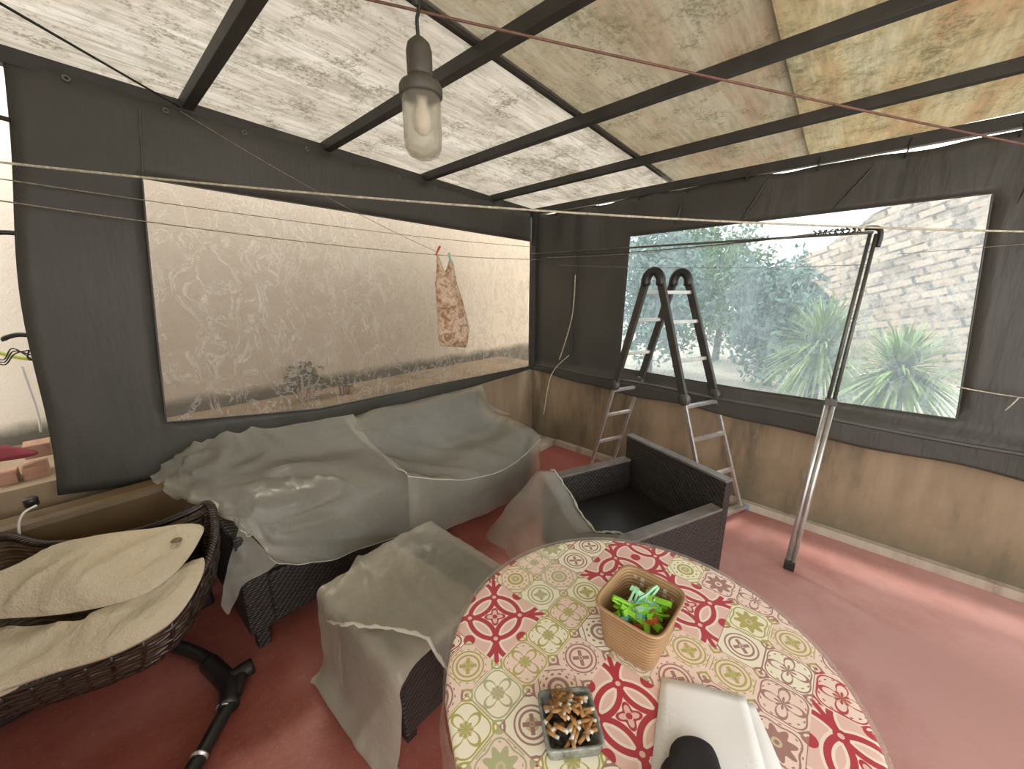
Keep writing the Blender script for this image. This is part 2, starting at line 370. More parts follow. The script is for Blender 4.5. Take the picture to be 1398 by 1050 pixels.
# patterned tablecloth: patchwork of tiles
def cloth_material():
    m = Mat('patchwork_tile_tablecloth')
    sep = m.n('ShaderNodeSeparateXYZ', {0: m.coord()}); px = X(m, sep.outputs[0]); py = X(m, sep.outputs[1])
    def cell(T, ox, oy):
        a = (px+ox)/T; b = (py+oy)/T; ia, ib = a.floor(), b.floor()
        u = (a-ia)*2-1; v = (b-ib)*2-1
        def h(k):
            cv = m.n('ShaderNodeCombineXYZ', {0: (ia+k).s, 1: (ib+k*1.7).s, 2: k})
            return X(m, m.n('ShaderNodeTexWhiteNoise', {0: cv.outputs[0]}).outputs[0])
        r = (u*u+v*v).op('SQRT'); th = v.op('ARCTAN2', u)
        return u, v, r, th, h
    u, v, r, th, h = cell(.095, 3.0, 3.0)
    pink, cream, crim, oliv, taupe, sage = (.88, .69, .60), (.90, .85, .68), (.46, .05, .08), (.46, .41, .12), (.38, .20, .18), (.46, .46, .27)
    h1, h2, h3 = h(1.3), h(5.1), h(9.7)
    bgc = m.mix(h1.gt(.48), pink, cream)
    ink = m.mix(h2.gt(.42), taupe, crim); ink = m.mix(h2.gt(.62), ink, oliv); ink = m.mix(h2.gt(.85), ink, sage)
    au, av = u.abs(), v.abs(); mx = au.max(av); mn = au.min(av); di = au+av
    # medallion
    med = r.band(.72+0, .80).max(r.band(.50, .60)).max((r.lt(.42))*((au-av).abs().lt(.13))*r.gt(.1))
    med = med.max(di.gt(1.62)*di.lt(1.75)).max(r.lt(.07))
    # bullseye
    bul = r.band(.36, .52).max(r.band(.13, .2)).max(((th*12).cos().gt(.2))*r.band(.64, .74)).max(di.band(1.2, 1.28)).max(r.gt(1.12)*r.lt(1.22))
    # star
    st = ((r + (th*8).cos()*.14).lt(.62))*r.gt(.2); st = st.max(r.lt(.1)).max(((r+(th*4).cos()*.12).band(.84, .92))).max(di.gt(1.7))
    # petals
    pe = (r-(th*2).cos().abs()*.78).abs().lt(.07); pe = pe.max((r-(th*4).cos().abs()*.35).lt(0)).max((r+(th*4).cos()*.1).band(.93, 1.0)).max(di.gt(1.6)*di.lt(1.72))
    k1 = h3.lt(.27); k2 = h3.band(.27, .52); k3 = h3.band(.52, .74); k4 = h3.gt(.74)
    pat = (med*k1).max(bul*k2).max(st*k3).max(pe*k4)
    pat = pat.max(mx.gt(.965)*h1.gt(.3))
    qc = ((mx-1)*(mx-1)+(mn-1)*(mn-1)).op('SQRT')
    pat = pat.max(qc.band(.20, .29)).max(qc.lt(.10)).max(mx.band(.885, .93)*h2.gt(.5)*mn.lt(.45)).max(((th*16).cos().gt(.45))*r.band(.84, .90)*h1.lt(.6))
    bgc = m.mix(r.lt(.30)*h2.gt(.35), bgc, (.62, .55, .34))
    c1 = m.mix(pat, bgc, ink)
    # large red tiles
    U, V, R, T, H = cell(.19, 3.0+.0, 3.0+.095)
    HU, HV = U.abs(), V.abs()
    q = ((HU-.5)*(HU-.5)+(HV-.5)*(HV-.5)).op('SQRT')
    rA = ((HU-1)*(HU-1)+HV*HV).op('SQRT'); rB = (HU*HU+(HV-1)*(HV-1)).op('SQRT')
    dd_ = (R-.707).abs().min((rA-.707).abs()).min((rB-.707).abs())
    bigp = dd_.lt(.065).max(q.lt(.14)).max(((HU-HV).abs().lt(.08))*(HU+HV).gt(1.0))
    bigp = bigp.max((R+(T*4).cos()*.07).band(.16, .23)).max(R.lt(.07)).max(rA.lt(.16)).max(rB.lt(.16))
    bigc = m.mix(dd_.lt(.125).max(q.lt(.2)), (.80, .54, .47), (.90, .76, .66))
    bigc = m.mix(bigp, bigc, (.46, .035, .06))
    bigc = m.mix(q.lt(.06), bigc, (.80, .55, .45))
    fin = m.mix(H(2.2).gt(.74), c1, bigc)
    fin = m.mix(m.noise(30, 3)*.06, fin, (.5, .42, .33))
    return m.done(m.principled(fin, .55, m.bump(m.noise(9, 3), .15, .01), **{'Coat_Weight': .15}))
M['cloth'] = cloth_material()

# ---------------------------------------------------------------- cloth draping
def drape(P, pins=None, boxes=(), steps=160, iters=8, g=-.0022, ground=.004, fric=.5, bend=.25, margin=.012, stretch=1.0):
    """position-based cloth on a grid; boxes = (min, max)"""
    P = np.array(P, float); V = np.zeros_like(P); ny, nx, _ = P.shape
    rest = {}
    def fam(dj, di):
        L = []
        for cj in ((0, 1) if dj else (0,)):
            for ci in ((0, 1) if di else (0,)):
                pass
        return L
    P0 = P.copy()
    cons = []
    for dj, di, st in ((0, 1, 1.), (1, 0, 1.), (1, 1, .5), (1, -1, .5), (0, 2, bend), (2, 0, bend)):
        for par in (0, 1):
            js = np.arange(0, ny-dj); is_ = np.arange(max(0, -di), nx-max(0, di))
            J, I = np.meshgrid(js, is_, indexing='ij'); J = J.ravel(); I = I.ravel()
            key = (I//max(1, abs(di))) if dj == 0 else (J//max(1, dj))
            s = key % 2 == par; J, I = J[s], I[s]
            L = np.linalg.norm(P0[J, I]-P0[J+dj, I+di], axis=1)*stretch
            cons.append((J, I, J+dj, I+di, L, st))
    pin = None if pins is None else np.array(pins, bool)
    for s in range(steps):
        V[..., 2] += g; V *= .97; old = P.copy(); P = P+V
        if pin is not None: P[pin] = P0[pin]
        for it in range(iters):
            for (J, I, J2, I2, L, st) in cons:
                d = P[J2, I2]-P[J, I]; l = np.linalg.norm(d, axis=1)+1e-9
                k = (.5*st*(l-L)/l)[:, None]
                P[J, I] += d*k; P[J2, I2] -= d*k
            if pin is not None: P[pin] = P0[pin]
            hit = np.zeros(P.shape[:2], bool)
            for (lo, hi) in boxes:
                lo = np.array(lo)-margin; hi = np.array(hi)+margin
                ins = np.all((P > lo) & (P < hi), axis=2)
                if not ins.any(): continue
                q = P[ins]; dl = q-lo; dh = hi-q; dl[:, 2] = 9
                D = np.concatenate([dl, dh], 1); k = D.argmin(1)
                for a in range(3):
                    q[k == a, a] = lo[a]; q[k == a+3, a] = hi[a]
                P[ins] = q; hit |= ins
            b = P[..., 2] < ground; P[..., 2][b] = ground; hit |= b
            P[hit] -= (P[hit]-old[hit])*np.array([fric, fric, 0])*.5
        V = np.clip(P-old, -.03, .03)
    return P
def to_rows(P): return [[Vector(p) for p in row] for row in P]
def smoothgrid(P, n=1):
    for _ in range(n):
        Q = P.copy(); Q[1:-1, 1:-1] = .5*P[1:-1, 1:-1]+.125*(P[:-2, 1:-1]+P[2:, 1:-1]+P[1:-1, :-2]+P[1:-1, 2:]); P = Q
    return P

# ================================================================ SETTING
def slab(name, x0, x1, y0, y1, z0, z1, m): return struct(MB().bb((x0, y0, z0), (x1, y1, z1)).build(name, m))
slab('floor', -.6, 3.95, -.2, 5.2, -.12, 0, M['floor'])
slab('wall_back', 3.95, 4.1, -.2, 2.6, 0, 3.0, M['plaster'])  # unseen wall, stopped short so open sky brightens the terrace
slab('wall_far', -.6, 4.1, 5.2, 5.35, 0, .85, M['plaster'])  # unseen side, kept low and open above to let daylight in
# left parapet with wide ledge
slab('wall_left', -.35, 3.95, -.80, -.05, 0, .80, M['parapet'])
slab('wall_outer', -2.2, 4.6, -1.0, -.80, 0, 3.05, M['outer'])
# right parapet (slightly skewed, x = .05*y)
def rx(y, off=0): return .05*y+off
def skew(name, off0, off1, y0, y1, z0, z1, m):
    mb = MB(); vs = []
    for y in (y0, y1):
        for z in (z0, z1):
            vs += [(rx(y, off0), y, z), (rx(y, off1), y, z)]
    mb.add(vs, [(0, 1, 3, 2), (4, 6, 7, 5), (0, 4, 5, 1), (2, 3, 7, 6), (0, 2, 6, 4), (1, 5, 7, 3)])
    return mb.build(name, m)
struct(skew('wall_right', -.28, -.085, -.05, 5.2, 0, .82, M['parapet']))
# kerb at the wall foot
struct(skew('baseboard_right', -.084, -.035, .31, 5.2, 0.001, .055, M['kerb']))
struct(MB().bb((-.07, -.049, .001), (2.0, .30, .045)).build('baseboard_left', M['kerb']))
struct(MB().bb((-30, -14, -.35), (-.61, 26, -.14)).bb((-.61, 5.36, -.35), (20, 26, -.14)).build('ground', M['ground']))

# roof
def rz(x, y): return 2.35+.028*x+.026*y
def beamline(mb, x0, y0, x1, y1, dz, wd, ht):
    mb.bar((x0, y0, rz(x0, y0)+dz), (x1, y1, rz(x1, y1)+dz), wd, ht)
def sheet(name, y0, y1, m, dz):
    xs = np.linspace(-.25, 3.97, 60); ys = np.linspace(y0, y1, 14)
    P = [[Vector((x, y, rz(x, y)+.055+dz+.004*math.sin(y*21)+.004*mnoise.noise(Vector((x*2, y*2, dz*99))))) for x in xs] for y in ys]
    return struct(MB().grid(P).build(name, m, thick=.004))
sheet('ceiling', -.14, 1.28, M['roof_white'], 0)
sheet('ceiling', 1.26, 2.112, M['roof_tan'], .012)
sheet('ceiling', 2.10, 5.19, M['roof_yellow'], .024)
for i, x in enumerate((.55, 1.27, 1.98, 2.62, 3.3)):
    mb = MB(); beamline(mb, x, -.05, x, 5.18, 0.02, .045, .05); struct(mb.build('trim_%d' % (i+1), M['beam'], bevel=.003))
mb = MB(); beamline(mb, -.02, -.03, 3.9, -.03, .0, .05, .06); struct(mb.build('trim_6', M['beam'], bevel=.003))
mb = MB(); mb.bar((-.02, -.04, rz(0, 0)), (rx(5.1, -.02), 5.1, rz(0, 5.1)-.11), .045, .06); struct(mb.build('trim_7', M['beam'], bevel=.003))
mb = MB(); mb.bar((-.1, 1.26, rz(0, 1.26)+.052), (3.9, 1.26, rz(3.9, 1.26)+.052), .022, .02); struct(mb.build('trim_8', M['beam']))
struct(MB().bb((.0, .022, .80), (.055, .072, 2.33)).build('trim_9', M['beam'], bevel=.003))

# ================================================================ TARPAULINS
def curtain_rows(cols, rowz, nsub, pos):
    """cols: list of u ; rowz: list of functions z(u) bottom..top ; returns grids of fabric bands"""
    out = []
    for a, b, n in zip(rowz[:-1], rowz[1:], nsub):
        out.append([[pos(u, a(u)*(1-k/n)+b(u)*k/n) for u in cols] for k in range(n+1)])
    return out
def lerp(x, pts):
    return float(np.interp(x, [p[0] for p in pts], [p[1] for p in pts]))
# left tarpaulin: x 0.02 .. ~3.2
tl_ = thing('tarpaulin_curtain', 'long grey tarpaulin on the left with a crinkled clear window onto a cream wall', 'tarpaulin', (0, 0, 0))
def lx(u, z):  # u nominal x at top; edge leans outward lower down
    k = max(0, min(1, (2.4-z)/1.66))
    s = lerp(u, [(0, 0), (.1, 0), (2.79, .16), (3.15, .18)])
    return u+s*k**.8+.012*math.sin(z*5)*(u > 2.95)
def lpos(u, z):
    x = lx(u, z); low = max(0, .95-z)
    y = .004+.012*mnoise.noise(Vector((x*1.7, 0, z*1.3)))+.02*low*math.sin(x*9)+.02*low
    if u > 2.9: y += .02*math.sin((z-1)*3)*(u-2.9)*4
    return Vector((x, y, z))
lb = lambda u: lerp(u, [(0, .80), (1, .76), (2, .72), (2.8, .68), (3.15, .745)])
lpb = lambda u: lerp(u, [(0, .832), (1, .855), (2.1, .875), (2.79, .975), (3.15, 1.0)])
lpt = lambda u: 2.075+.004*u
ltp = lambda u: 2.322+.034*u+.006*math.sin(u*13)-.012*(abs(math.sin(u*4.3))**8)
ua = [.02, .06]; ub = list(np.linspace(.06, 2.79, 56)); uc = list(np.linspace(2.79, 3.15, 9))
f = MB()
for cols in (ua, ub, uc):
    bands = curtain_rows(cols, [lb, lpb, lpt, ltp], [6, 16, 5], lpos)
    for k, gset in enumerate(bands):
        if cols is ub and k == 1: continue
        f.grid(gset)
f.build('fabric', M['tarp'], tl_, thick=.003, weld=True)
g2 = curtain_rows(ub, [lpb, lpt], [30], lambda u, z: lpos(u, z)+Vector((0, -.003+.006*mnoise.noise(Vector((u*5, 1, z*5))), 0)))[0]
MB().grid(g2).build('clear_window', M['pane_left'], tl_)
f = MB()
ed = [lpos(u, lpt(u)) for u in ub][::1]+[lpos(2.79, z) for z in np.linspace(2.07, .98, 20)]+[lpos(u, lpb(u)) for u in ub[::-1]]+[lpos(.06, z) for z in np.linspace(.84, 2.07, 20)]
f.tube([p+Vector((0, .003, 0)) for p in ed], .004, 6, True)
f.build('window_seam', M['hem'], tl_)
MB().tube([lpos(2.785, z)+Vector((0, .004, 0)) for z in np.linspace(2.09, 2.37, 8)], .004, 6).build('vertical_seam', M['hem'], tl_)
for (px0, py0, px1, py1) in ((-30, 160, 14, 164), (-30, 322, 30, 319), (6, 462, 42, 458)):
    a = ay(px0, py0, .0); b = ay(px1, py1, .012); mid = (a+b)/2+Vector((0, 0, .008))
    q = MB(); q.tube(spline([a+Vector((0, 0, -.01)), a, mid, b], 5), .009, 6); q.build('tie_strap', M['black'], tl_)
for k, u in enumerate(np.linspace(.3, 3.0, 10)):
    z = ltp(u)-.02; f = MB(); f.lathe([(.006, 0), (.011, .001), (.013, 0), (.011, -.003), (.006, 0)], (0, 0, 0), 12, Matrix.Rotation(-PI/2, 3, 'X'))
    o = f.build('eyelet', M['darkalu'], tl_); o.location = lpos(u, z)+Vector((0, .006, 0))
# right tarpaulin
tr_ = thing('tarpaulin_curtain', 'dark grey tarpaulin on the right with a hazy clear window onto the garden', 'tarpaulin', (0, 0, 0))
def rpos(u, z):
    s = lerp(u, [(0, 0), (1.03, -.02), (2.9, .09), (3.3, .06), (5.1, 0)]); k = max(0, min(1, (2.06-z)/1.1))
    y = u+s*k
    low = max(0, min(1, (.90-z)/.07))
    x = rx(y)-.005+.012*mnoise.noise(Vector((y*1.5, 3, z*1.2)))
    x += .045*low+.012*low*math.sin(y*5+2)
    top = max(0, (z-2.05)/.25)
    x += .018*top*abs(math.sin(y*7.1))*mnoise.noise(Vector((y*6, 0, 0)))*1.5
    x += .008*math.sin((y-.3)*24)*(y < 1)*.5
    return Vector((x, y, z))
rb = lambda u: lerp(u, [(0, .80), (.9, .74), (1.6, .73), (2.3, .70), (2.9, .69), (3.3, .68), (5.1, .7)])+.008*math.sin(u*9)
rm = lambda u: lerp(u, [(0, .86), (1, .86), (3, .83), (5.1, .82)])+.006*math.sin(u*6)
rpb = lambda u: lerp(u, [(0, .93), (1.03, .945), (2, .925), (2.9, .935), (5.1, .94)])
rpt = lambda u: lerp(u, [(0, 2.04), (1.03, 2.035), (2.9, 2.06), (5.1, 2.06)])
rtp = lambda u: 2.325+.0*u-.012*(abs(math.sin(u*5.1+.6))**6)-.006*math.sin(u*3)
va = list(np.linspace(.03, 1.03, 26)); vb = list(np.linspace(1.03, 2.9, 44)); vc = list(np.linspace(2.9, 5.1, 40))
f = MB()
for cols in (va, vb, vc):
    bands = curtain_rows(cols, [rb, rm, rpb, rpt, rtp], [8, 4, 16, 7], rpos)
    for k, gset in enumerate(bands):
        if cols is vb and k == 2: continue
        f.grid(gset)
f.build('fabric', M['tarp'], tr_, thick=.003, weld=True)
g2 = curtain_rows(vb, [rpb, rpt], [26], lambda u, z: rpos(u, z)+Vector((-.003, 0, 0)))[0]
MB().grid(g2).build('clear_window', M['pane_right'], tr_)
ed = [rpos(u, rpt(u)) for u in vb]+[rpos(2.9, z) for z in np.linspace(2.05, .94, 20)]+[rpos(u, rpb(u)) for u in vb[::-1]]+[rpos(1.03, z) for z in np.linspace(.95, 2.03, 20)]
MB().tube([p+Vector((.003, 0, 0)) for p in ed], .004, 6, True).build('window_seam', M['hem'], tr_)
MB().tube([rpos(u, rm(u)-.012)+Vector((.004, 0, 0)) for u in list(np.linspace(.1, 5.0, 80))], .012, 6).build('bottom_hem', M['hem'], tr_)
for k, u in enumerate(np.linspace(.35, 3.3, 9)):
    z = rtp(u)-.022; q = rpos(u, z)
    f = MB(); f.tube([q+Vector((.012, 0, -.01)), q+Vector((.02, .005, .02)), Vector((rx(u, .014), u+.01, rz(0, u)-.045))], .004, 5)
    f.build('tie_cord', M['cable'], tr_)
# loose gathered folds at the top of the right tarp
for k, (y0, z0, y1, z1) in enumerate(((1.42, 2.28, 1.38, 2.05), (1.95, 2.30, 1.82, 2.06), (2.45, 2.28, 2.3, 2.07), (3.02, 2.30, 2.98, 2.0))):
    a = rpos(y0, z0); b = rpos(y1, z1)
    MB().tube(spline([a, (a+b)/2+Vector((.012, .01, 0)), b], 6), [.002+.006*math.sin(PI*t/12) for t in range(13)], 6).build('fold', M['tarp'], tr_)

# ================================================================ ROPES AND LINES
def sagline(a, b, sag, n=24):
    a = Vector(a); b = Vector(b); return [a.lerp(b, t/n)-Vector((0, 0, sag*4*(t/n)*(1-t/n))) for t in range(n+1)]
def rope(name, pts, r, m, label, cat='clothesline', group=None):
    return tag(MB().tube(pts, r, 6).build(name, m), label, cat, group)
a = ay(-14, 220, .06); b = ax(1560, 318, .17)
rope('clothesline', sagline(a, b, .055, 40), .0042, M['rope_cream'], 'thickest cream clothesline, crossing the whole terrace in front of both tarpaulins')
a = ay(-14, 242, .05)
rope('clothesline', sagline(a, (.042, .07, 2.02), .03), .0022, M['rope_thin'], 'middle of the three lines at the left edge, thin dark twine to the corner post')
a = ay(-14, 272, .07)
rope('clothesline', sagline(a, (.05, .16, 1.90), .05), .0027, M['rope_thin'], 'lowest of the three lines at the left edge, pale twisted twine below the dark one')
a = az(455, -12, 2.37); b = Vector((rx(3.3, .05), 3.3, 2.07))
rope('clothesline', sagline(a, b, .01), .0038, M['rope_brown'], 'reddish brown cord running under the roof from the lamp to the right tarpaulin')
a = az(-25, -10, 2.38); p1 = ay(245, 146, .03); 
rope('cable', sagline(a, p1, .0), .0045, M['cable'], 'black cable running across the upper left corner of the roof', 'cable')
p2 = Vector((1.41, .27, 1.86))
rope('clothesline', sagline(p1+Vector((0, .01, -.02)), p2, .03), .0016, M['rope_thin'], 'thin dark twine descending from the left roof beam to the hanging bag')
# hanging rope at the corner
q = [rpos(.52, 2.28), rpos(.52, 2.0), rpos(.53, 1.7), rpos(.50, 1.5), rpos(.46, 1.2), rpos(.43, .93)]
q = [p+Vector((.02, 0, 0)) for p in q]
hr = thing('hanging_rope', 'rope hanging down the grey tarpaulin just right of the corner post', 'rope')
MB().tube(spline(q[:3], 5), .006, 6).build('dark_cord', M['cable'], hr)
MB().tube(spline([rpos(.53, 1.75)+Vector((.03, 0, 0)), rpos(.52, 1.4)+Vector((.03, 0, 0)), rpos(.44, 1.1)+Vector((.03, 0, 0)), rpos(.40, .95)+Vector((.05, 0, 0))], 5), .0055, 6).build('pale_cord', M['rope_cream'], hr)
MB().tube(spline([rpos(.50, 1.0)+Vector((.035, 0, 0)), rpos(.35, .8)+Vector((.07, 0, 0)), Vector((.25, .35, .42))], 5), .004, 6).build('cord_tail', M['rope_cream'], hr)
MB().tube(spline([rpos(.51, 1.75)+Vector((.026, 0, 0)), rpos(.51, 1.3)+Vector((.026, 0, 0)), rpos(.52, .98)+Vector((.026, 0, 0))], 5), .005, 6).build('dark_cord', M['cable'], hr)
a = ax(1306, 528, .19); b = ax(1420, 546, .22)
o = MB(); o.tube(sagline(a, b, .004, 8), .003, 6); c0 = ax(1392, 542, .215); o.tube([c0, c0+Vector((0, -.015, -.04)), c0+Vector((0, -.03, -.075))], .003, 6)
tag(o.build('twine', M['rope_cream']), 'short white twine with a loose end against the lower right tarpaulin', 'twine')
a = ax(1225, 347, .18); b = ax(1440, 330, .20)
rope('clothesline', sagline(a, b, 0), .0016, M['rope_thin'], 'faint thin line at the right edge, against the grey tarpaulin beside the window')

# ================================================================ LAMP
L0 = Vector((2.49, 1.60, 0)); L0.z = 0
def lampobj():
    t = thing('pendant_lamp', 'old jar-shaped pendant lamp hanging on a black cord under the roof', 'lamp', (2.49, 1.567, 1.93))
    def lz(z): return z-1.93
    MB().lathe([(0.0, 0), (.022, .002), (.038, .010), (.046, .026), (.0475, .05), (.0475, .14), (.044, .150), (.0445, .14), (.0445, .05), (.043, .028), (.034, .013), (.0, .006)], seg=28).build('glass_jar', M['glass'], t)
    MB().lathe([(.0, .138), (.050, .138), (.053, .142), (.053, .158), (.049, .166), (.034, .176), (.030, .182), (.0, .182)], seg=28).build('collar', M['lamp_metal'], t)
    MB().lathe([(.0, .180), (.030, .180), (.031, .19), (.031, .235), (.027, .25), (.014, .262), (.006, .268), (0, .268)], seg=24).build('socket', M['lamp_metal'], t)
    MB().lathe([(.0, .055), (.012, .058), (.021, .072), (.024, .088), (.020, .108), (.013, .122), (.013, .137), (0, .137)], seg=20).build('bulb', M['bulb'], t)
    cz = rz(2.49, 1.567)+.045-1.93
    f = MB(); f.tube(spline([(0, 0, .262), (.002, .001, .30), (-.004, .002, .34), (.001, 0, cz-.05), (0, 0, cz)], 5), .0045, 8)
    f.build('cord', M['cable'], t)
    f = MB(); f.tube(spline([(0, 0, .33), (.012, .004, .345), (.010, -.003, .37), (-.006, .003, .385), (.008, 0, .41), (0, 0, .42)], 5), .007, 8); f.build('cord_knot', M['cable'], t)
    MB().lathe([(0, cz-.02), (.02, cz-.016), (.022, cz), (0, cz+.004)], seg=16).build('ceiling_hook', M['cable'], t)
lampobj()

# ================================================================ BAG AND PEGS ON THE LINE
bg_ = thing('hanging_bag', 'brown and cream printed cloth bag pegged to the thin clothesline before the left window', 'bag', (0, 0, 0))
rows = []
top_l = Vector((1.455, .27, 1.85)); top_r = Vector((1.315, .24, 1.81))
NB = 30
for j in range(NB+1):
    t = j/NB; z = 1.84-.645*t
    wl = lerp(t, [(0, .050), (.10, .070), (.25, .085), (.5, .115), (.8, .135), (1, .120)])
    cx = lerp(t, [(0, 1.345), (.3, 1.335), (.8, 1.275), (1, 1.285)]); dp = lerp(t, [(0, .006), (.3, .03), (.7, .055), (.93, .05), (1, .01)])
    row = []
    for k in range(32):
        a = 2*PI*k/32; nn = 1+.16*mnoise.noise(Vector((math.cos(a)*1.3, math.sin(a)*1.3, z*7)))
        row.append(Vector((cx+wl*1.05*math.copysign(abs(math.cos(a))**.7, math.cos(a))*nn, .255+dp*math.sin(a)*nn, z-.11*max(0, 1-t*5)*(1-abs(math.cos(a)))+.02*math.cos(a)*t)))
    rows.append(row)
mb = MB(); mb.grid(rows, wrap=True); mb.add(rows[-1], [tuple(range(32))]); mb.build('bag_body', M['bag'], bg_)
for (x, z, dx) in ((1.41, 1.845, .03), (1.31, 1.80, -.03)):
    MB().tube(spline([(x, .262, z), (x-dx*.1, .265, z-.05), (x-dx*.8, .265, 1.74)], 6), [.010]*5+[.016]*8, 8).build('strap', M['bag'], bg_)
def peg_proto(name, m, label, group=None, L=.072):
    t = thing(name, label, 'clothes peg', group=group)
    for s in (-1, 1):
        f = MB(); pr = [(-L/2, .0055), (-L*.25, .0065), (0, .0042), (L*.3, .0035), (L/2, .0022)]
        for (x0, y0), (x1, y1) in zip(pr[:-1], pr[1:]):
            f.bar((x0, s*(y0 if x0 < 0 else y0-.0005), 0), (x1, s*(y1 if x1 < 0 else y1-.0005), 0), .0035, .0085)
        f.build('jaw', m, t)
    MB().tube([(-.002, -.0065, 0), (-.002, .0065, 0)], .0035, 8).build('spring', M['alu'], t)
    return t
for (x, y, z, ang, mm, lab) in ((1.412, .268, 1.872, 1.0, 'redplastic', 'red clothes peg clipping the left corner of the hanging bag'), (1.308, .268, 1.83, 1.75, 'mint', 'pale clothes peg clipping the right corner of the hanging bag')):
    p = peg_proto('clothes_peg', M[mm], lab); p.location = (x, y, z); p.rotation_euler = (0, ang, 0)

# ================================================================ FOLDING LINE FRAME AND LEANING LEG
fr = thing('drying_line_frame', 'metal line frame with a long top bar and a pole slanting to the floor', 'clothes line frame')
foot = az(1076, 778, .0); top = Vector((.19, 2.50, 1.905))
d = (top-foot).normalized(); sd = Vector((.35, .94, 0)).cross(d).normalized()
for s, (r0) in ((-1, .010), (1, .010)):
    off = Vector((0, s*.013, 0))
    knee = foot.lerp(top, .52)
    MB().tube([foot+d*.03+off, knee+off], .0125, 10).build('lower_tube', M['alu'], fr)
    MB().tube([knee+off, top+off], .0095, 10).build('upper_tube', M['darkalu'], fr)
MB().box(foot+d*.03, (.016, .026, .028)).build('rubber_foot', M['black'], fr, bevel=.004)
MB().box(foot.lerp(top, .52), (.018, .028, .02)).build('joint_clamp', M['darkalu'], fr, bevel=.003)
e0 = Vector((.09, .05, 1.955))
MB().tube(sagline(top+Vector((0, 0, .01)), e0, 0), .0075, 8).build('top_bar', M['darkalu'], fr)
MB().tube(spline([top+Vector((0, .028, -.07)), top+Vector((0, .03, .0)), top+Vector((0, .012, .03)), top+Vector((0, -.04, .035))], 5), .013, 8).build('elbow', M['black'], fr)
f = MB()
for k in range(9):
    y = 2.44-.025*k; f.tube([(top.x+.012*math.cos(a), y+.008*math.sin(a*2+k), top.z+.028+.014*math.sin(a)) for a in np.linspace(0, 2*PI, 10)][:-1], .0035, 5, True)
f.build('cord_winding', M['cable'], fr)
MB().tube(sagline(top+Vector((.01, -.1, .035)), e0+Vector((.01, 0, -.02)), .035), .0035, 6).build('line_cord', M['cable'], fr)
MB().tube(sagline(top+Vector((.01, -.15, .03)), e0+Vector((.02, .2, -.045)), .03), .0022, 6).build('line_cord', M['rope_thin'], fr)
MB().tube(sagline(top+Vector((.0, 0, -.16)), e0+Vector((.02, .35, -.12)), .02), .0018, 6).build('line_cord', M['rope_thin'], fr)

# ================================================================ LADDER
ld = thing('folding_ladder', 'aluminium folding stepladder standing open in front of the garden window', 'ladder')
FA, FB = Vector((.46, 1.94, .03)), Vector((.11, 2.08, .03)); RA, RB = Vector((.27, .90, .03)), Vector((.02, 1.0, .03))
TA, TB = Vector((.370, 1.375, 1.685)), Vector((.115, 1.485, 1.685))
def flight(A, B, Ta, Tb, sgn):
    for (p, q) in ((A, Ta), (B, Tb)):
        md = p.lerp(q, .49); MB().bar(p, md, .018, .030, up=(Tb-Ta).cross(q-p)).build('lower_rail', M['alu'], ld, bevel=.004)
        MB().bar(md, q, .026, .060, up=(Tb-Ta).cross(q-p)).build('upper_rail', M['rail_dark'], ld, bevel=.004)
        h = p.lerp(q, .50); ax_ = (Tb-Ta).normalized()
        f = MB(); m = ax_.to_track_quat('Z', 'Y').to_matrix(); f.lathe([(0, -.02), (.04, -.02), (.045, -.012), (.045, .012), (.04, .02), (0, .02)], h, 16, m)
        f.build('hinge_cover', M['darkalu'], ld)
    for t in (.17, .33, .50, .66, .82, .945):
        if t == .50: t = .47
        MB().bar(A.lerp(Ta, t), B.lerp(Tb, t), .030, .026, up=(0, 0, 1)).build('rung', M['alu'], ld, bevel=.004)
    w_ = (B-A).normalized()
    MB().bar(A-w_*.05, B+w_*.05, .05, .03).build('foot_bar', M['alu'], ld, bevel=.004)
    for p in (A-w_*.06, B+w_*.06):
        MB().box(p-Vector((0, 0, .005)), (.022, .028, .022)).build('foot_cap', M['blue'] if (sgn > 0 and p.y > 2.05) else M['white'], ld, bevel=.004)
flight(FA, FB, TA+Vector((.0, .05, 0)), TB+Vector((0, .05, 0)), 1)
flight(RA, RB, TA-Vector((0, .05, 0)), TB-Vector((0, .05, 0)), -1)
for T in (TA, TB):
    pts = [T+Vector((0, .055*math.cos(a)*1.0, -.02+.075*math.sin(a))) for a in np.linspace(-.35, PI+.35, 14)]
    MB().tube(pts, .033, 10).build('top_hinge', M['black'], ld)

# ================================================================ SOFA
sf = thing('rattan_sofa', 'long dark rattan sofa under grey dust sheets along the left tarpaulin', 'sofa', (0, 0, 0))
X0, X1, Y0, Y1 = .84, 2.88, .06, .66
MB().bb((X0+.02, Y0, .10), (X1-.02, Y1, .36)).build('seat_base', M['rattan'], sf, bevel=.01)
MB().bb((X0+.07, Y0, .30), (X1, Y0+.09, .755)).build('backrest', M['rattan'], sf, bevel=.02)
MB().bb((X0, Y0+.02, .10), (X0+.11, Y1+.01, .50)).build('armrest', M['rattan'], sf, bevel=.015)
MB().bb((X1-.11, Y0+.02, .10), (X1, Y1+.01, .60)).build('armrest', M['rattan'], sf, bevel=.015)
for x in (X0+.05, X1-.05):
    for y in (Y0+.05, Y1-.04):
        MB().bar((x, y, 0), (x, y, .12), .05, .05, up=(1, 0, 0)).build('leg', M['rattan'], sf)
MB().bb((X0+.12, Y0+.11, .34), (2.0, Y1, .43)).build('seat_cushion', M['chair_cushion'], sf, bevel=.03)
MB().bb((2.02, Y0+.11, .34), (X1-.12, Y1-.02, .46)).build('seat_cushion', M['chair_cushion'], sf, bevel=.03)
MB().bb((2.1, Y0+.105, .46), (X1-.14, Y0+.17, .72)).build('back_cushion', M['chair_cushion'], sf, bevel=.04)
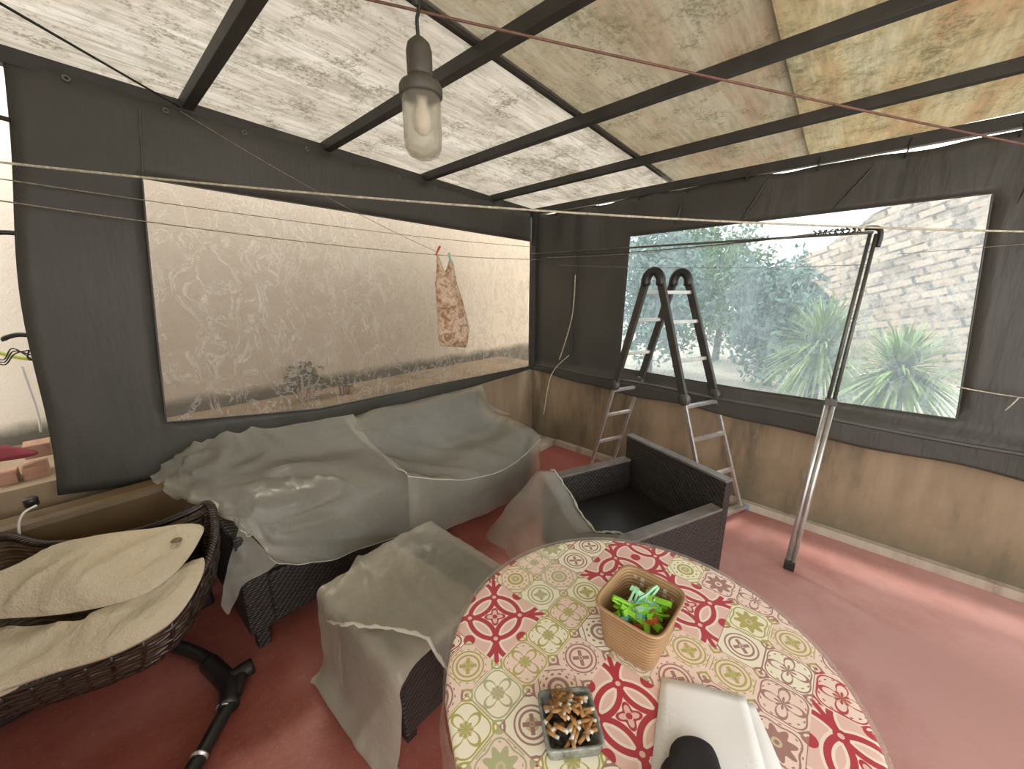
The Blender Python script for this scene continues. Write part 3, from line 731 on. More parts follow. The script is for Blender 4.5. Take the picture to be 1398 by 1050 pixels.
MB().bb((X0+.14, Y0+.10, .43), (2.0, Y0+.16, .70)).build('back_cushion', M['chair_cushion'], sf, bevel=.04)
boxes = [((X0, Y0, 0), (X1, Y0+.10, .79)), ((X0+.0, Y0, 0), (X0+.11, Y1+.02, .51)), ((X1-.11, Y0, 0), (X1, Y1+.02, .61)), ((X0, Y0, 0), (2.02, Y1, .44)), ((2.0, Y0, 0), (X1, Y1, .50)),
         ((-.4, -.9, 0), (4, .035, 2.4))]
def sheetgrid(x0, x1, nx, y0, y1, ny, z, jig=.012, seed=0):
    P = np.zeros((ny, nx, 3))
    for j in range(ny):
        for i in range(nx):
            x = x0+(x1-x0)*i/(nx-1); y = y0+(y1-y0)*j/(ny-1)
            P[j, i] = (x, y, z+jig*mnoise.noise(Vector((x*6, y*6, seed)))*2)
    return P
# the sheet starts folded over the sofa's back and is let go
def creases(P, amp=.022, seed=0, ang=.6, sc=2.6):
    du = np.zeros_like(P); dv = np.zeros_like(P)
    du[:, 1:-1] = P[:, 2:]-P[:, :-2]; du[:, 0] = P[:, 1]-P[:, 0]; du[:, -1] = P[:, -1]-P[:, -2]
    dv[1:-1] = P[2:]-P[:-2]; dv[0] = P[1]-P[0]; dv[-1] = P[-1]-P[-2]
    N = np.cross(du, dv); N /= np.linalg.norm(N, axis=2, keepdims=True)+1e-9
    Q = P.copy(); ny, nx, _ = P.shape
    for j in range(ny):
        for i in range(nx):
            u, v = P[j, i, 0], P[j, i, 1]-P[j, i, 2]*.8
            a = ang+1.1*mnoise.noise(Vector((u*.9, v*.9, seed)))
            q = Vector(((u*math.cos(a)+v*math.sin(a))*.6, (-u*math.sin(a)+v*math.cos(a))*2.6, seed*3.1))*sc
            r = 1-2.4*abs(mnoise.noise(q)); r2 = 1-2.4*abs(mnoise.noise(q*2.1+Vector((7, 3, 1))))
            n = N[j, i] if N[j, i, 2] > -.2 else -N[j, i]
            Q[j, i] += n*(amp*max(0, r)**2+amp*.45*max(0, r2)**2)
    return Q
def cover(x0, x1, nx, yb, yf, ny, boxes, seed, name, label, m, steps=150, extra=None, stretch=1.0):
    pin = np.zeros((ny, nx), bool); pin[0] = True; pin[2] = True
    P = sheetgrid(x0, x1, nx, yb, yf, ny, .86, seed=seed)
    if extra is not None: P = extra(P)
    P = drape(P, pins=pin, boxes=boxes, steps=steps, stretch=stretch)
    P = creases(smoothgrid(P, 1), .030, seed)
    o = MB().grid(to_rows(P)).build(name, m, sub=1)
    return tag(o, label, 'dust sheet')
def slope(P):
    P = P.copy(); y = P[..., 1]; P[..., 2] = .815-np.clip(y-.20, 0, 9)*.35+.02*np.sin(P[..., 0]*9+y*7)*np.clip(y-.2, 0, 1); return P
def ctrl_sheet(ctrl, n, disp, boxes_, name, label, m):
    rows = [spline(r, n) for r in ctrl]; colsn = len(rows[0])
    G = [spline([r[i] for r in rows], n) for i in range(colsn)]        # columns
    P = np.array([[tuple(G[i][j]) for i in range(colsn)] for j in range(len(G[0]))])
    du = np.gradient(P, axis=1); dv = np.gradient(P, axis=0); N = np.cross(du, dv); N /= np.linalg.norm(N, axis=2, keepdims=True)+1e-9
    N[N[..., 1]+N[..., 2] < 0] *= -1
    for j in range(P.shape[0]):
        for i in range(P.shape[1]):
            P[j, i] += N[j, i]*disp(P[j, i], i/(P.shape[1]-1), j/(P.shape[0]-1))
    for lo, hi in boxes_:
        lo = np.array(lo); hi = np.array(hi)+.006; ins = np.all((P > lo) & (P < hi), axis=2)
        q = P[ins]
        if len(q) == 0: continue
        D = np.stack([hi[1]-q[:, 1], hi[2]-q[:, 2]], 1); k = D.argmin(1)
        q[k == 0, 1] = hi[1]; q[k == 1, 2] = hi[2]; P[ins] = q
    P = smoothgrid(P, 1)
    o = MB().grid(to_rows(P)).build(name, m, None); return tag(o, label, 'dust sheet'), P
def rg(v): return max(0., 1-2.6*abs(v))
KN = Vector((2.90, .53, .70))
def dl(p, u, v):
    d = Vector(p)-KN; r = d.length; a = math.atan2(d.z+d.y*.6, -d.x)
    k = rg(mnoise.noise(Vector((a*4.2, r*.7, 2))))**2*.062*min(1, r*3)*max(.25, 1-r*.7)
    k += rg(mnoise.noise(Vector((a*9, r*1.6, 8))))**2*.014*min(1, r*4)
    if u < .22: k += .030*mnoise.noise(Vector(p)*16)+.02*rg(mnoise.noise(Vector((p[0]*5, p[1]*14, p[2]*9))))
    return k+.006*mnoise.noise(Vector(p)*9)
A_ = ay
o, PL = ctrl_sheet([
    [A_(222, 655, .085), A_(262, 612, .09), A_(350, 589, .10), A_(410, 580, .10), A_(455, 571, .10), A_(482, 566, .10)],
    [A_(236, 668, .18), A_(285, 645, .30), A_(352, 632, .30), A_(405, 625, .30), A_(455, 618, .30), A_(505, 604, .30)],
    [A_(262, 680, .34), A_(291, 690, .55), A_(360, 676, .62), A_(410, 670, .66), A_(460, 662, .68), A_(562, 652, .70)],
    [A_(280, 692, .44), A_(300, 702, .60), A_(365, 715, .69), A_(415, 712, .71), A_(470, 704, .72), A_(580, 680, .73)],
    [A_(290, 700, .50), A_(328, 716, .66), A_(376, 766, .71), A_(420, 763, .73), A_(462, 756, .74), A_(600, 712, .75)]], 11, dl, boxes,
    'dust_sheet', 'creased plastic dust sheet knotted at the left end of the long sofa', M['film'])
fl = ctrl_flap = [[A_(328, 716, .665), A_(352, 742, .69), A_(378, 768, .715)], [A_(318, 750, .66), A_(340, 768, .69), A_(362, 782, .71)], [A_(306, 795, .66), A_(318, 795, .67), A_(334, 797, .69)], [A_(302, 828, .65), A_(311, 838, .65), A_(319, 826, .66)]]
rows = [spline(r, 6) for r in fl]; G = [spline([r[i] for r in rows], 6) for i in range(len(rows[0]))]
G = [[p+Vector((0, .012*mnoise.noise(p*24), .006*mnoise.noise(p*30))) for p in g] for g in G]
MB().grid(G).build('hanging_flap', M['film'], o)
MB().tube(spline([A_(286, 686, .55), A_(293, 694, .57), A_(288, 702, .55)], 4), [.012, .014, .017, .02, .02, .018, .016, .012, .009], 8).build('knot', M['film_edge'], o)
e = [Vector(PL[-1, i])+Vector((0, .002, 0)) for i in range(12, PL.shape[1])]; MB().tube(e, .0022, 5).build('sheet_edge', M['film_edge'], o)
def dr(p, u, v):
    k = rg(mnoise.noise(Vector((p[0]*1.3+p[1]*3, p[2]*4-p[0]*2.2, 4))))**2*.018
    k += rg(mnoise.noise(Vector((p[0]*5, p[1]*7, p[2]*6))))**2*.008
    return k*(1 if v < .7 else .5)+.005*mnoise.noise(Vector(p)*8)
V3 = Vector
o, PR = ctrl_sheet([
    [A_(472, 574, .09), A_(520, 561, .09), A_(560, 552, .09), A_(610, 541, .09), A_(655, 533, .10), A_(672, 556, .12), A_(700, 570, .2)],
    [A_(482, 590, .19), V3((1.90, .19, .79)), V3((1.62, .19, .78)), V3((1.3, .19, .77)), V3((1.05, .19, .76)), V3((.92, .19, .66)), V3((.83, .2, .56))],
    [A_(515, 618, .35), V3((1.78, .34, .54)), V3((1.55, .34, .50)), V3((1.28, .34, .49)), V3((1.05, .34, .50)), V3((.93, .35, .54)), V3((.83, .36, .53))],
    [A_(540, 640, .60), V3((1.85, .60, .49)), V3((1.6, .60, .475)), V3((1.3, .60, .465)), V3((1.05, .60, .475)), V3((.92, .62, .52)), V3((.82, .62, .50))],
    [A_(556, 651, .74), A_(600, 655, .76), A_(640, 655, .77), A_(680, 645, .77), A_(705, 630, .76), A_(724, 614, .73), A_(736, 600, .68)],
    [A_(558, 700, .75), A_(600, 690, .76), A_(640, 684, .77), A_(680, 668, .77), A_(706, 655, .76), A_(726, 640, .73), A_(736, 630, .69)],
    [A_(560, 745, .76), A_(605, 724, .77), A_(648, 707, .77), A_(682, 692, .77), A_(708, 677, .76), A_(726, 664, .73), A_(733, 655, .69)]], 9, dr, boxes,
    'dust_sheet', 'smooth grey plastic dust sheet over the right half of the long sofa', M['film'])
k0 = 9*4; e = [Vector(p)+Vector((0, .003, .004)) for p in PR[k0]]; MB().tube(e, [.003+.003*abs(mnoise.noise(p*7)) for p in e], 5).build('front_fold', M['film_edge'], o)
k1 = 0; e = [Vector(p)+Vector((0, 0, .003)) for p in PR[:k0, 0]]; MB().tube(e, .004, 5).build('side_fold', M['film_edge'], o)

# ================================================================ COFFEE TABLE with sheet
ct = thing('rattan_coffee_table', 'low dark rattan cube table half covered by a torn dust sheet', 'table', (2.41, 1.265, 0))
f = MB(); top_ = .265; bot = .225
vs = [(sx*s_, sy*s_, z) for (s_, z) in ((bot, .03), (top_, .40)) for sx, sy in ((-1, -1), (1, -1), (1, 1), (-1, 1))]
f.add(vs, [(3, 2, 1, 0), (4, 5, 6, 7), (0, 1, 5, 4), (1, 2, 6, 5), (2, 3, 7, 6), (3, 0, 4, 7)]); f.build('body', M['rattan'], ct, bevel=.012)
MB().bb((-.275, -.275, .40), (.275, .275, .42)).build('top_panel', M['rattan'], ct, bevel=.006)
for sx in (-1, 1):
    for sy in (-1, 1): MB().bb((sx*.20-.02, sy*.20-.02, 0), (sx*.20+.02, sy*.20+.02, .035)).build('foot', M['black'], ct)
cb = [((2.41-.275, 1.265-.275, 0), (2.41+.275, 1.265+.275, .42))]
def cover2(P, boxes, name, label, m, steps=140, edge=None):
    P = drape(P, boxes=boxes, steps=steps); P = creases(smoothgrid(P, 1), .012, 4, 1.2, 4)
    o = MB().grid(to_rows(P)).build(name, m, sub=1); tag(o, label, 'dust sheet')
    if edge is not None:
        e = [Vector(P[j, i]) for (j, i) in edge]; e = [p+Vector((0, 0, .004+.006*random.random())) for p in e]
        rs = [.003+.006*random.random() for _ in e]
        MB().tube(e, rs, 6).build('torn_edge', M['film_edge'], o)
    return o
P = sheetgrid(2.20, 3.02, 44, 1.00, 1.56, 28, .46, .02, 3)
cover2(P, cb, 'dust_sheet', 'dull beige dust sheet hanging down the side of the low cube table', M['film_beige'])
P = sheetgrid(2.02, 2.66, 34, .94, 1.72, 40, .50, .05, 9)
c_, s_ = math.cos(.45), math.sin(.45); q = P[..., :2]-np.array([2.36, 1.30]); P[..., 0] = 2.36+q[..., 0]*c_-q[..., 1]*s_; P[..., 1] = 1.30+q[..., 0]*s_+q[..., 1]*c_
cover2(P, [((2.41-.285, 1.265-.285, 0), (2.41+.285, 1.265+.285, .44))], 'dust_sheet', 'lighter torn plastic sheet lying loosely on top of the low cube table', M['film'], edge=[(j, 33) for j in range(40)])

# ================================================================ ARMCHAIR
AC = Vector((1.26, 1.678, 0)); AR = math.radians(-23.2)
ac = thing('rattan_armchair', 'dark rattan armchair with high sides between the ladder and the round table', 'armchair', AC, AR)
W, D = .36, .35
MB().bb((-D, -W, .06), (-D+.05, W, .655)).build('backrest', M['rattan'], ac, bevel=.006)
MB().bb((-D-.003, -W-.003, .655), (-D+.053, W+.003, .668)).build('backrest_cap', M['rattan_cap'], ac, bevel=.003)
MB().bb((-D+.05, -W+.06, .08), (D-.01, W-.06, .27)).build('seat_base', M['rattan'], ac, bevel=.008)
for s in (-1, 1):
    MB().bb((-D+.05, s*W, .06), (D, s*(W-.06), .50)).build('armrest', M['rattan'], ac, bevel=.006)
    MB().bb((-D+.054, s*(W+.003), .50), (D+.003, s*(W-.063), .513)).build('armrest_cap', M['rattan_cap'], ac, bevel=.003)
    for x in (-D+.05, D-.05): MB().bb((x-.025, s*(W-.04)-.025, 0), (x+.025, s*(W-.04)+.025, .06)).build('leg', M['rattan'], ac)
MB().bb((-D+.055, -W+.065, .27), (D-.02, W-.065, .32)).build('seat_cushion', M['black'], ac, bevel=.02)
# sheet over the armchair's front
am = Matrix.Rotation(AR, 3, 'Z')
rows = []
for j in range(31):
    t = j/30; row = []
    for i in range(41):
        s_ = i/40; y = -W-.04+s_*(2*W+.02)
        zt = lerp(s_, [(0, .53), (.10, .56), (.3, .44), (.6, .37), (.85, .47), (1, .50)])
        z = zt*(1-t)+.03*t
        x = D+.02+.16*t*lerp(s_, [(0, 1.6), (.5, 1.2), (1, .5)])+.03*mnoise.noise(Vector((s_*5, t*3, 0)))+.02*math.sin(s_*23)*t
        y2 = y-.22*t*(1-s_)
        p = am @ Vector((x, y2, z)); row.append(AC+p)
    rows.append(row)
back = [[p+am @ Vector((-.10*(1-k/4), .0, -.02*(1-k/4)**2)) for p in rows[0]] for k in range(4)]
o = MB().grid(back+rows).build('dust_sheet', M['film'], None, sub=1); tag(o, 'torn translucent dust sheet hung across the front of the dark armchair', 'dust sheet')
e = []
for i in range(41): e.append(rows[0][i]+am @ Vector((-.10, 0, -.015+.012*random.random())))
MB().tube(e, [.003+.005*random.random() for _ in e], 6).build('torn_edge', M['film_edge'], o)

# ================================================================ ROUND TABLE
TC = Vector((2.42, 2.20, 0)); TR = .446
tb = thing('round_table', 'round garden table under a red and olive tile-patterned tablecloth', 'table', TC)
MB().lathe([(0, .715), (TR-.012, .715), (TR-.006, .722), (TR-.006, .738), (TR-.012, .742), (0, .742)], seg=64).build('tabletop', M['white'], tb)
for k in range(4):
    a = PI/4+k*PI/2; MB().tube([(math.cos(a)*.22, math.sin(a)*.22, .72), (math.cos(a)*.34, math.sin(a)*.34, .0)], .018, 10).build('leg', M['white'], tb)
f = MB(); rows = []
for j, (rr, dz) in enumerate([(0.0001, 0)]+[(TR*k/16, 0) for k in range(1, 16)]+[(TR-.004, 0), (TR+.003, -.002), (TR+.006, -.01), (TR+.006, -.03), (TR+.004, -.05)]):
    row = []
    for k in range(128):
        a = 2*PI*k/128; wv = .0 if dz > -.005 else .004*math.sin(a*17+1)*(-dz*20)
        row.append(Vector(((rr+wv)*math.cos(a), (rr+wv)*math.sin(a), .748+dz)))
    rows.append(row)
f.grid(rows, wrap=True, flip=False)
tc = f.build('tablecloth', M['cloth'], None); tc.location = TC; tag(tc, 'cream tablecloth printed with crimson and olive patchwork tiles on the round table', 'tablecloth')
f = MB(); rows = []
for j in range(12):
    t = j/11; row = []
    for k in range(160):
        a = 2*PI*k/160; fl = (.010+.016*t)*(math.sin(a*13+math.sin(a*5)*1.5)*.6*t)+.012+.02*t
        row.append(Vector(((TR+fl)*math.cos(a), (TR+fl)*math.sin(a), .749-.26*t-.01*math.sin(a*7)*t)))
    rows.append(row)
f.grid(rows, wrap=True); o = f.build('table_cover', M['film_clear'], None); o.location = TC; tag(o, 'clear plastic cover skirt hanging around the round table edge', 'table cover')

# ---- basket with pegs
bc = az(876, 838, .86); bc.z = 0
BK = Vector((0, 0, .751)); cs = [az(815, 812, .88), az(862, 778, .88), az(938, 802, .88), az(886, 872, .88)]
bcen = sum(cs, Vector())/4; ang = math.atan2((cs[3]-cs[0]).y+(cs[2]-cs[1]).y, (cs[3]-cs[0]).x+(cs[2]-cs[1]).x)
bk = thing('peg_basket', 'tan woven-look plastic basket holding clothes pegs on the patterned tablecloth', 'basket', (bcen.x+.0, bcen.y, .750), ang)
def rrect(h, k, z, seg=10, p=.35):
    pts = []
    for i in range(seg*4):
        a = 2*PI*(i+.5)/(seg*4); c, s_ = math.cos(a), math.sin(a)
        pts.append(Vector((h*math.copysign(abs(c)**p, c), k*math.copysign(abs(s_)**p, s_), z)))
    return pts
H_, K_, BH = .080, .090, .125
prof = [(.78, .0), (.80, .004), (.90, .06), (.985, BH-.008), (1.03, BH-.006), (1.035, BH), (1.0, BH+.002), (.965, BH-.003), (.88, .06), (.77, .008)]
rows = [rrect(H_*a, K_*a, z) for a, z in prof]
f = MB(); f.grid(rows, wrap=True); f.add(rows[0], [tuple(range(39, -1, -1))]); f.add(rows[-1], [tuple(range(40))]); f.build('basket_body', M['basket'], bk)
f = MB(); f.tube([p for p in rrect(H_*1.03, K_*1.03, BH-.001)], .004, 8, True); f.build('rim', M['basket'], bk)
# pierced slots (light dots) on the far inner wall
f = MB()
for i in range(6):
    for j in range(4):
        if (i+j) % 3 == 2: continue
        f.box((-H_*.62+i*.020, K_*.925, .060+j*.015), (.0045, .004, .0035))
o = f.build('pierced_slots', M['cigpaper'], bk); o['label'] = 'small light slots pierced in the basket side'
protos = {}
specs = [('green', 16, 'lime green clothes peg in the pile inside the tan basket'), ('mint', 6, 'pale mint clothes peg in the pile inside the tan basket'), ('teal', 3, 'teal clothes peg at the side of the pile in the tan basket'), ('orange', 5, 'orange-red clothes peg low in the pile inside the tan basket')]
bm_ = Matrix.Rotation(ang, 3, 'Z')
for mm, n, lab in specs:
    pr = peg_proto('clothes_peg', M[mm], lab, mm+' clothes pegs in the basket')
    for k in range(n):
        o = pr if k == 0 else copy_tree(pr)
        if mm == 'teal': lx_, ly_ = random.uniform(-.02, .02), -.034+random.uniform(-.006, .006)
        elif mm == 'orange': lx_, ly_ = random.uniform(.0, .028), random.uniform(-.03, .02)
        else: lx_, ly_ = random.uniform(-.030, .030), random.uniform(-.036, .036)
        lz = {'green': .092, 'mint': .095, 'teal': .088, 'orange': .080}[mm]+random.uniform(-.012, .016)
        o.location = Vector(bk.location)+bm_ @ Vector((lx_, ly_, lz))
        o.rotation_euler = (random.uniform(0, 6.28), random.uniform(-.55, .3), random.uniform(0, 6.28)); o.scale = (1.05, 1.5, 1.5)

# ---- ashtray with butts
ac_ = az(777, 984, .77); AT = Vector((ac_.x, ac_.y, .750))
c1 = az(733, 952, .78); c2 = az(803, 945, .78); adir = math.atan2((c2-c1).y, (c2-c1).x)
at = thing('ashtray', 'square glass ashtray heaped with cigarette ends on the patterned tablecloth', 'ashtray', AT, adir)
rows = [rrect(.053*a, .053*a, z, 8, .22) for a, z in ((.9, 0), (1, .003), (1.06, .026), (1.08, .030), (1.0, .031), (.92, .026), (.82, .010), (.3, .008))]
f = MB(); f.grid(rows, wrap=True); f.add(rows[0], [tuple(range(31, -1, -1))]); f.add(rows[-1], [tuple(range(32))]); f.build('bowl', M['ashglass'], at)
f = MB()
rows = []
for j in range(9):
    r_ = .046*j/8; rows.append([Vector((r_*1.0*math.cos(a), r_*math.sin(a), .012+.014*(1-(j/8)**2)+.002*random.random())) for a in np.linspace(0, 2*PI, 25)[:-1]])
f.grid(rows, wrap=True); o = f.build('ash_heap', M['ash'], at); o['kind'] = 'stuff'
am2 = Matrix.Rotation(adir, 3, 'Z')
pr = thing('cigarette_butt', 'brown-tipped cigarette butt in the heap in the glass ashtray', 'cigarette butt', group='cigarette butts in the ashtray')
MB().tube([(-.014, 0, 0), (.006, 0, 0)], .0038, 8).build('filter', M['filter'], pr)
MB().tube([(.006, 0, 0), (.014, .0005, 0)], [.0037, .003], 8).build('paper_stub', M['cigpaper'], pr)
for k in range(54):
    o = pr if k == 0 else copy_tree(pr)
    rr = .046*math.sqrt(random.random()); a = random.uniform(0, 2*PI)
    p = Vector((rr*math.cos(a), rr*math.sin(a), .027+.012*(1-(rr/.04)**2)+random.uniform(0, .009)))
    o.location = AT+am2 @ p; o.rotation_euler = (0, random.uniform(-.18, .18), random.uniform(0, 6.28))

# ---- papers and black case
def paper(name, corners, z, m, label, curl=.0):
    c = [Vector((q.x, q.y, z)) for q in corners]; rows = []
    for j in range(13):
        row = []
        for i in range(11):
            u, v = i/10, j/12; p = (c[0].lerp(c[1], u)).lerp(c[3].lerp(c[2], u), v)
            p.z += .003*mnoise.noise(Vector((u*2.2, v*2.2, z*50)))+.003+curl*(v**4)*u
            row.append(p)
        rows.append(row)
    o = MB().grid(rows).build(name, m, None, thick=.0006); return tag(o, label, 'paper')
paper('paper_sheet', [az(890, 960, .75), az(903, 924, .75), az(1022, 952, .75), az(1050, 1120, .75)][0:0] or [az(903, 925, .75), az(1018, 952, .75), az(1062, 1120, .75), az(880, 1130, .75)], .7500, M['paper'], 'upper white sheet with a faint printed drawing, beneath the black case')
paper('paper_sheet', [az(905, 930, .75), az(1030, 962, .75), az(1080, 1080, .75), az(885, 1120, .75)], .7485, M['paper_plain'], 'plain white sheet peeping out below the printed sheet on the table')
bl = [az(918, 1008, .78), az(933, 997, .785), az(955, 999, .785), az(976, 1016, .78), az(987, 1045, .78), az(1000, 1100, .77), az(885, 1120, .77), az(902, 1046, .77), az(912, 1034, .77)]
def pillow(outline, th, rings=10, flat=.3, wr=0, ws=6, n=6, pw=2.4):
    ol = spline(outline, n, True); c = sum(ol, Vector())/len(ol)
    nrm = Vector()
    for i in range(len(ol)): nrm += (ol[i]-c).cross(ol[(i+1) % len(ol)]-c)
    nrm.normalize()
    if nrm.z < 0: nrm = -nrm
    top = []; bot = []
    for j in range(rings+1):
        s = j/rings; hgt = th*max(0, 1-s**pw)**.55
        rt = []; rb_ = []
        for p in ol:
            q = c.lerp(p, s)
            nz = wr*mnoise.noise(q*ws)*(1-s**4)+wr*.5*mnoise.noise(q*ws*2.3)*(1-s**4)
            if wr: nz += wr*1.3*max(0, 1-3*abs(mnoise.noise(Vector((q.x*3+q.y*2, q.y*6-q.x, q.z*3)))))**2*(1-s**6)
            rt.append(q+nrm*(hgt+nz)); rb_.append(q-nrm*(hgt*flat))
        top.append(rt); bot.append(rb_)
    mb = MB(); mb.grid(top, wrap=True); mb.grid(bot, wrap=True, flip=True); return mb
for q in bl: q.z = .760
o = pillow([Vector((q.x, q.y, .765)) for q in bl], .022, flat=.45, pw=4).build('soft_case', M['blackcloth']); tag(o, 'black rounded soft case lying on the white papers', 'case')

# ================================================================ HANGING EGG CHAIR
eg = thing('wicker_swing_seat', 'brown wicker cocoon swing seat with a cream cushion at the lower left', 'swing chair')
rimpx = [(0, 735, .72), (60, 743, .70), (130, 738, .70), (200, 722, .715), (255, 701, .735), (284, 688, .75), (293, 715, .72), (290, 745, .68), (272, 790, .62), (232, 848, .56), (150, 893, .52), (80, 920, .50), (0, 948, .48)]
rim = [az(*q) for q in rimpx]+[Vector((3.62, .72, .47)), Vector((3.76, .55, .52)), Vector((3.74, .34, .64)), Vector((3.62, .24, .71))]
rimc = spline(rim, 6, True); cen = Vector((3.36, .50, .30))
def bowl(p, s, dep=1.0):   # s 0 rim .. 1 bottom
    fi = s*PI/2; k = math.cos(fi)**.62 if s < 1 else 0
    q = Vector((cen.x+(p.x-cen.x)*k, cen.y+(p.y-cen.y)*k, 0)); q.z = cen.z+(p.z-cen.z)*(1-math.sin(fi)**1.15*dep)
    return q
rows = [[bowl(p, j/14*.98) for p in rimc] for j in range(15)]
MB().grid(rows, wrap=True).build('seat_lining', M['wicker_in'], eg, thick=.012)
f = MB()
for j in range(1, 11):
    s = j/14*.98; off = .004
    pts = [bowl(p, s)+Vector((p.x-cen.x, p.y-cen.y, -.1)).normalized()*(off+.004*math.sin(i*1.6+j*PI)) for i, p in enumerate(rimc)]
    f.tube(pts, .008, 6, True)
for i in range(0, len(rimc), 3):
    p = rimc[i]; f.tube([bowl(p, s)+Vector((p.x-cen.x, p.y-cen.y, -.1)).normalized()*.006 for s in np.linspace(0, .85, 9)], .007, 6)
f.build('woven_shell', M['wicker'], eg)
f = MB(); f.tube(rimc, .013, 8, True)
f.build('rim', M['wicker'], eg)
for k in range(4):
    pts = [p+Vector((math.cos(i*.9+k*PI/2), math.sin(i*.9+k*PI/2)*.3, math.sin(i*.9+k*PI/2)))*.012 for i, p in enumerate(spline(rimc, 3, True))]
    MB().tube(pts, .005, 5, True).build('rim_wrap', M['wicker'], eg)
up = [az(*q) for q in ((-40, 812, .66), (0, 796, .68), (100, 756, .70), (200, 735, .715), (275, 726, .725), (272, 752, .70), (242, 792, .66), (190, 826, .63), (100, 848, .61), (0, 856, .60), (-40, 856, .6))]
lo = [az(*q) for q in ((-40, 866, .57), (0, 858, .58), (100, 852, .59), (190, 830, .61), (240, 795, .65), (275, 757, .69), (274, 785, .655), (236, 842, .60), (155, 888, .565), (60, 917, .54), (0, 938, .53), (-40, 952, .52))]
cu = thing('cream_cushion', 'large cream cotton cushion folded inside the wicker swing seat', 'cushion')
pillow([p+Vector((0, 0, .03)) for p in up], .060, 22, .6, .022, 6).build('upper_fold', M['cream'], cu)
pillow([p+Vector((0, 0, -.012)) for p in lo], .034, 14, 1.6, .016, 8).build('lower_fold', M['cream'], cu)
f = MB(); bt = az(243, 748, .73); MB().lathe([(0, .004), (.012, .003), (.016, 0), (.012, -.002), (0, -.002)], seg=14).build('button', M['tan'], cu).location = bt+Vector((0, 0, .03))
# stand: curved tube foot on the floor, in two lengths with a sleeve
st = thing('swing_stand', 'curved dark tubular floor stand of the wicker swing seat', 'stand')
c1 = spline([az(150, 905, .04), az(215, 880, .04), az(270, 893, .04), az(305, 920, .045)], 6)
MB().tube(c1, .026, 12).build('floor_tube', M['black'], st)
c2 = spline([az(330, 915, .05), az(322, 945, .05), az(300, 985, .045), az(272, 1035, .04), az(225, 1110, .04)], 6)
MB().tube(c2, .025, 12).build('floor_tube', M['black'], st)
MB().tube(spline([az(285, 905, .045), az(312, 935, .05), az(312, 965, .05)], 5), .036, 12).build('sleeve', M['black'], st)
MB().tube(spline([az(308, 932, .05), az(345, 908, .05)], 5), .032, 12).build('sleeve', M['black'], st)
for (px_, py_) in ((306, 967), (272, 1033)):
    p = az(px_, py_, .05); dd = (az(px_+14, py_-28, .05)-p).normalized(); MB().tube([p-dd*.003, p+dd*.003], .0275, 12).build('clip_ring', M['alu'], st)
MB().tube([az(150, 905, .04), Vector((3.80, .30, .04)), Vector((3.87, .28, .4)), Vector((3.88, .26, 1.6))], .026, 10).build('upright', M['black'], st)

# ================================================================ BENCH behind the swing seat
bn = thing('padded_bench', 'low tan vinyl padded bench behind the wicker swing seat', 'bench', (0, 0, 0))
MB().bb((2.90, .05, .52), (3.80, .19, .735)).build('padded_back', M['tan'], bn, bevel=.03)
MB().bb((2.92, .06, .0), (3.78, .17, .53)).build('frame', M['black'], bn, bevel=.01)
pc = spline([ay(50, 690, .20), ay(33, 700, .215), ay(26, 715, .215), ay(27, 735, .215)], 5)
MB().tube(pc, .004, 6).build('white_piping', M['white'], bn)
# small dark clutter under the tarpaulin edge
o = MB(); o.lathe([(0, .035), (.016, .034), (.02, .03), (.02, 0), (0, 0)], ay(44, 690, .12), 14); tag(o.build('black_cap', M['black']), 'small black cap standing at the left end of the tan bench', 'cap')
# ================================================================ LEDGE CLUTTER outside, far left
for (px_, py_, h, lab) in ((52, 648, (.036, .06, .055), 'terracotta block on the ledge nearest the tarpaulin edge'), (8, 660, (.040, .06, .05), 'terracotta block below the red cloth on the far left ledge'), (52, 612, (.04, .05, .030), 'small flat block on top of the right-hand terracotta block')):
    c = ay(px_, py_, -.20); t = MB().box(c, h).build('terracotta_block', M['brick'], bevel=.004); tag(t, lab, 'block')
c = ay(4, 622, -.16)
o = pillow([c+Vector(p) for p in ((-.10, 0, -.02), (-.04, .04, .0), (.06, .04, .0), (.12, 0, -.01), (.06, -.05, 0), (-.05, -.05, -.01))], .035, flat=.5, wr=.03, ws=16).build('red_cloth', M['red']); tag(o, 'crumpled red cloth on the ledge at the far left edge', 'cloth')
o = MB(); q0 = ay(-12, 492, -.1); q1 = ay(40, 478, -.1)
for k in range(3):
    o.tube(spline([q0+Vector((0, 0, .01*k)), q0.lerp(q1, .3)+Vector((0, .01, -.03+.01*k)), q0.lerp(q1, .6)+Vector((0, 0, .012*k)), q1+Vector((0, 0, -.02*k))], 5), .0025, 5)
o.tube(spline([q1, q1+Vector((.01, 0, -.03)), q1+Vector((-.0, 0, -.04)), q1+Vector((-.02, .0, .0))], 5), .003, 5)
tag(o.build('wire_bundle', M['cable']), 'tangled thin dark wires by the far left tarpaulin edge', 'wire')
o = MB(); o.tube(spline([ay(-14, 478, -.5), ay(20, 487, -.5), ay(60, 492, -.5)], 5), .010, 6); tag(o.build('garden_hose', simple('yellow_green_hose', (.50, .55, .12), .5)), 'yellow-green hose stretched along the cream outer wall', 'hose')
rope('cable', spline([ay(30, 500, -.12), ay(42, 535, -.12), ay(52, 565, -.12), ay(56, 590, -.12)], 5), .004, M['white'], 'white cable dropping beside the left tarpaulin edge', 'cable')

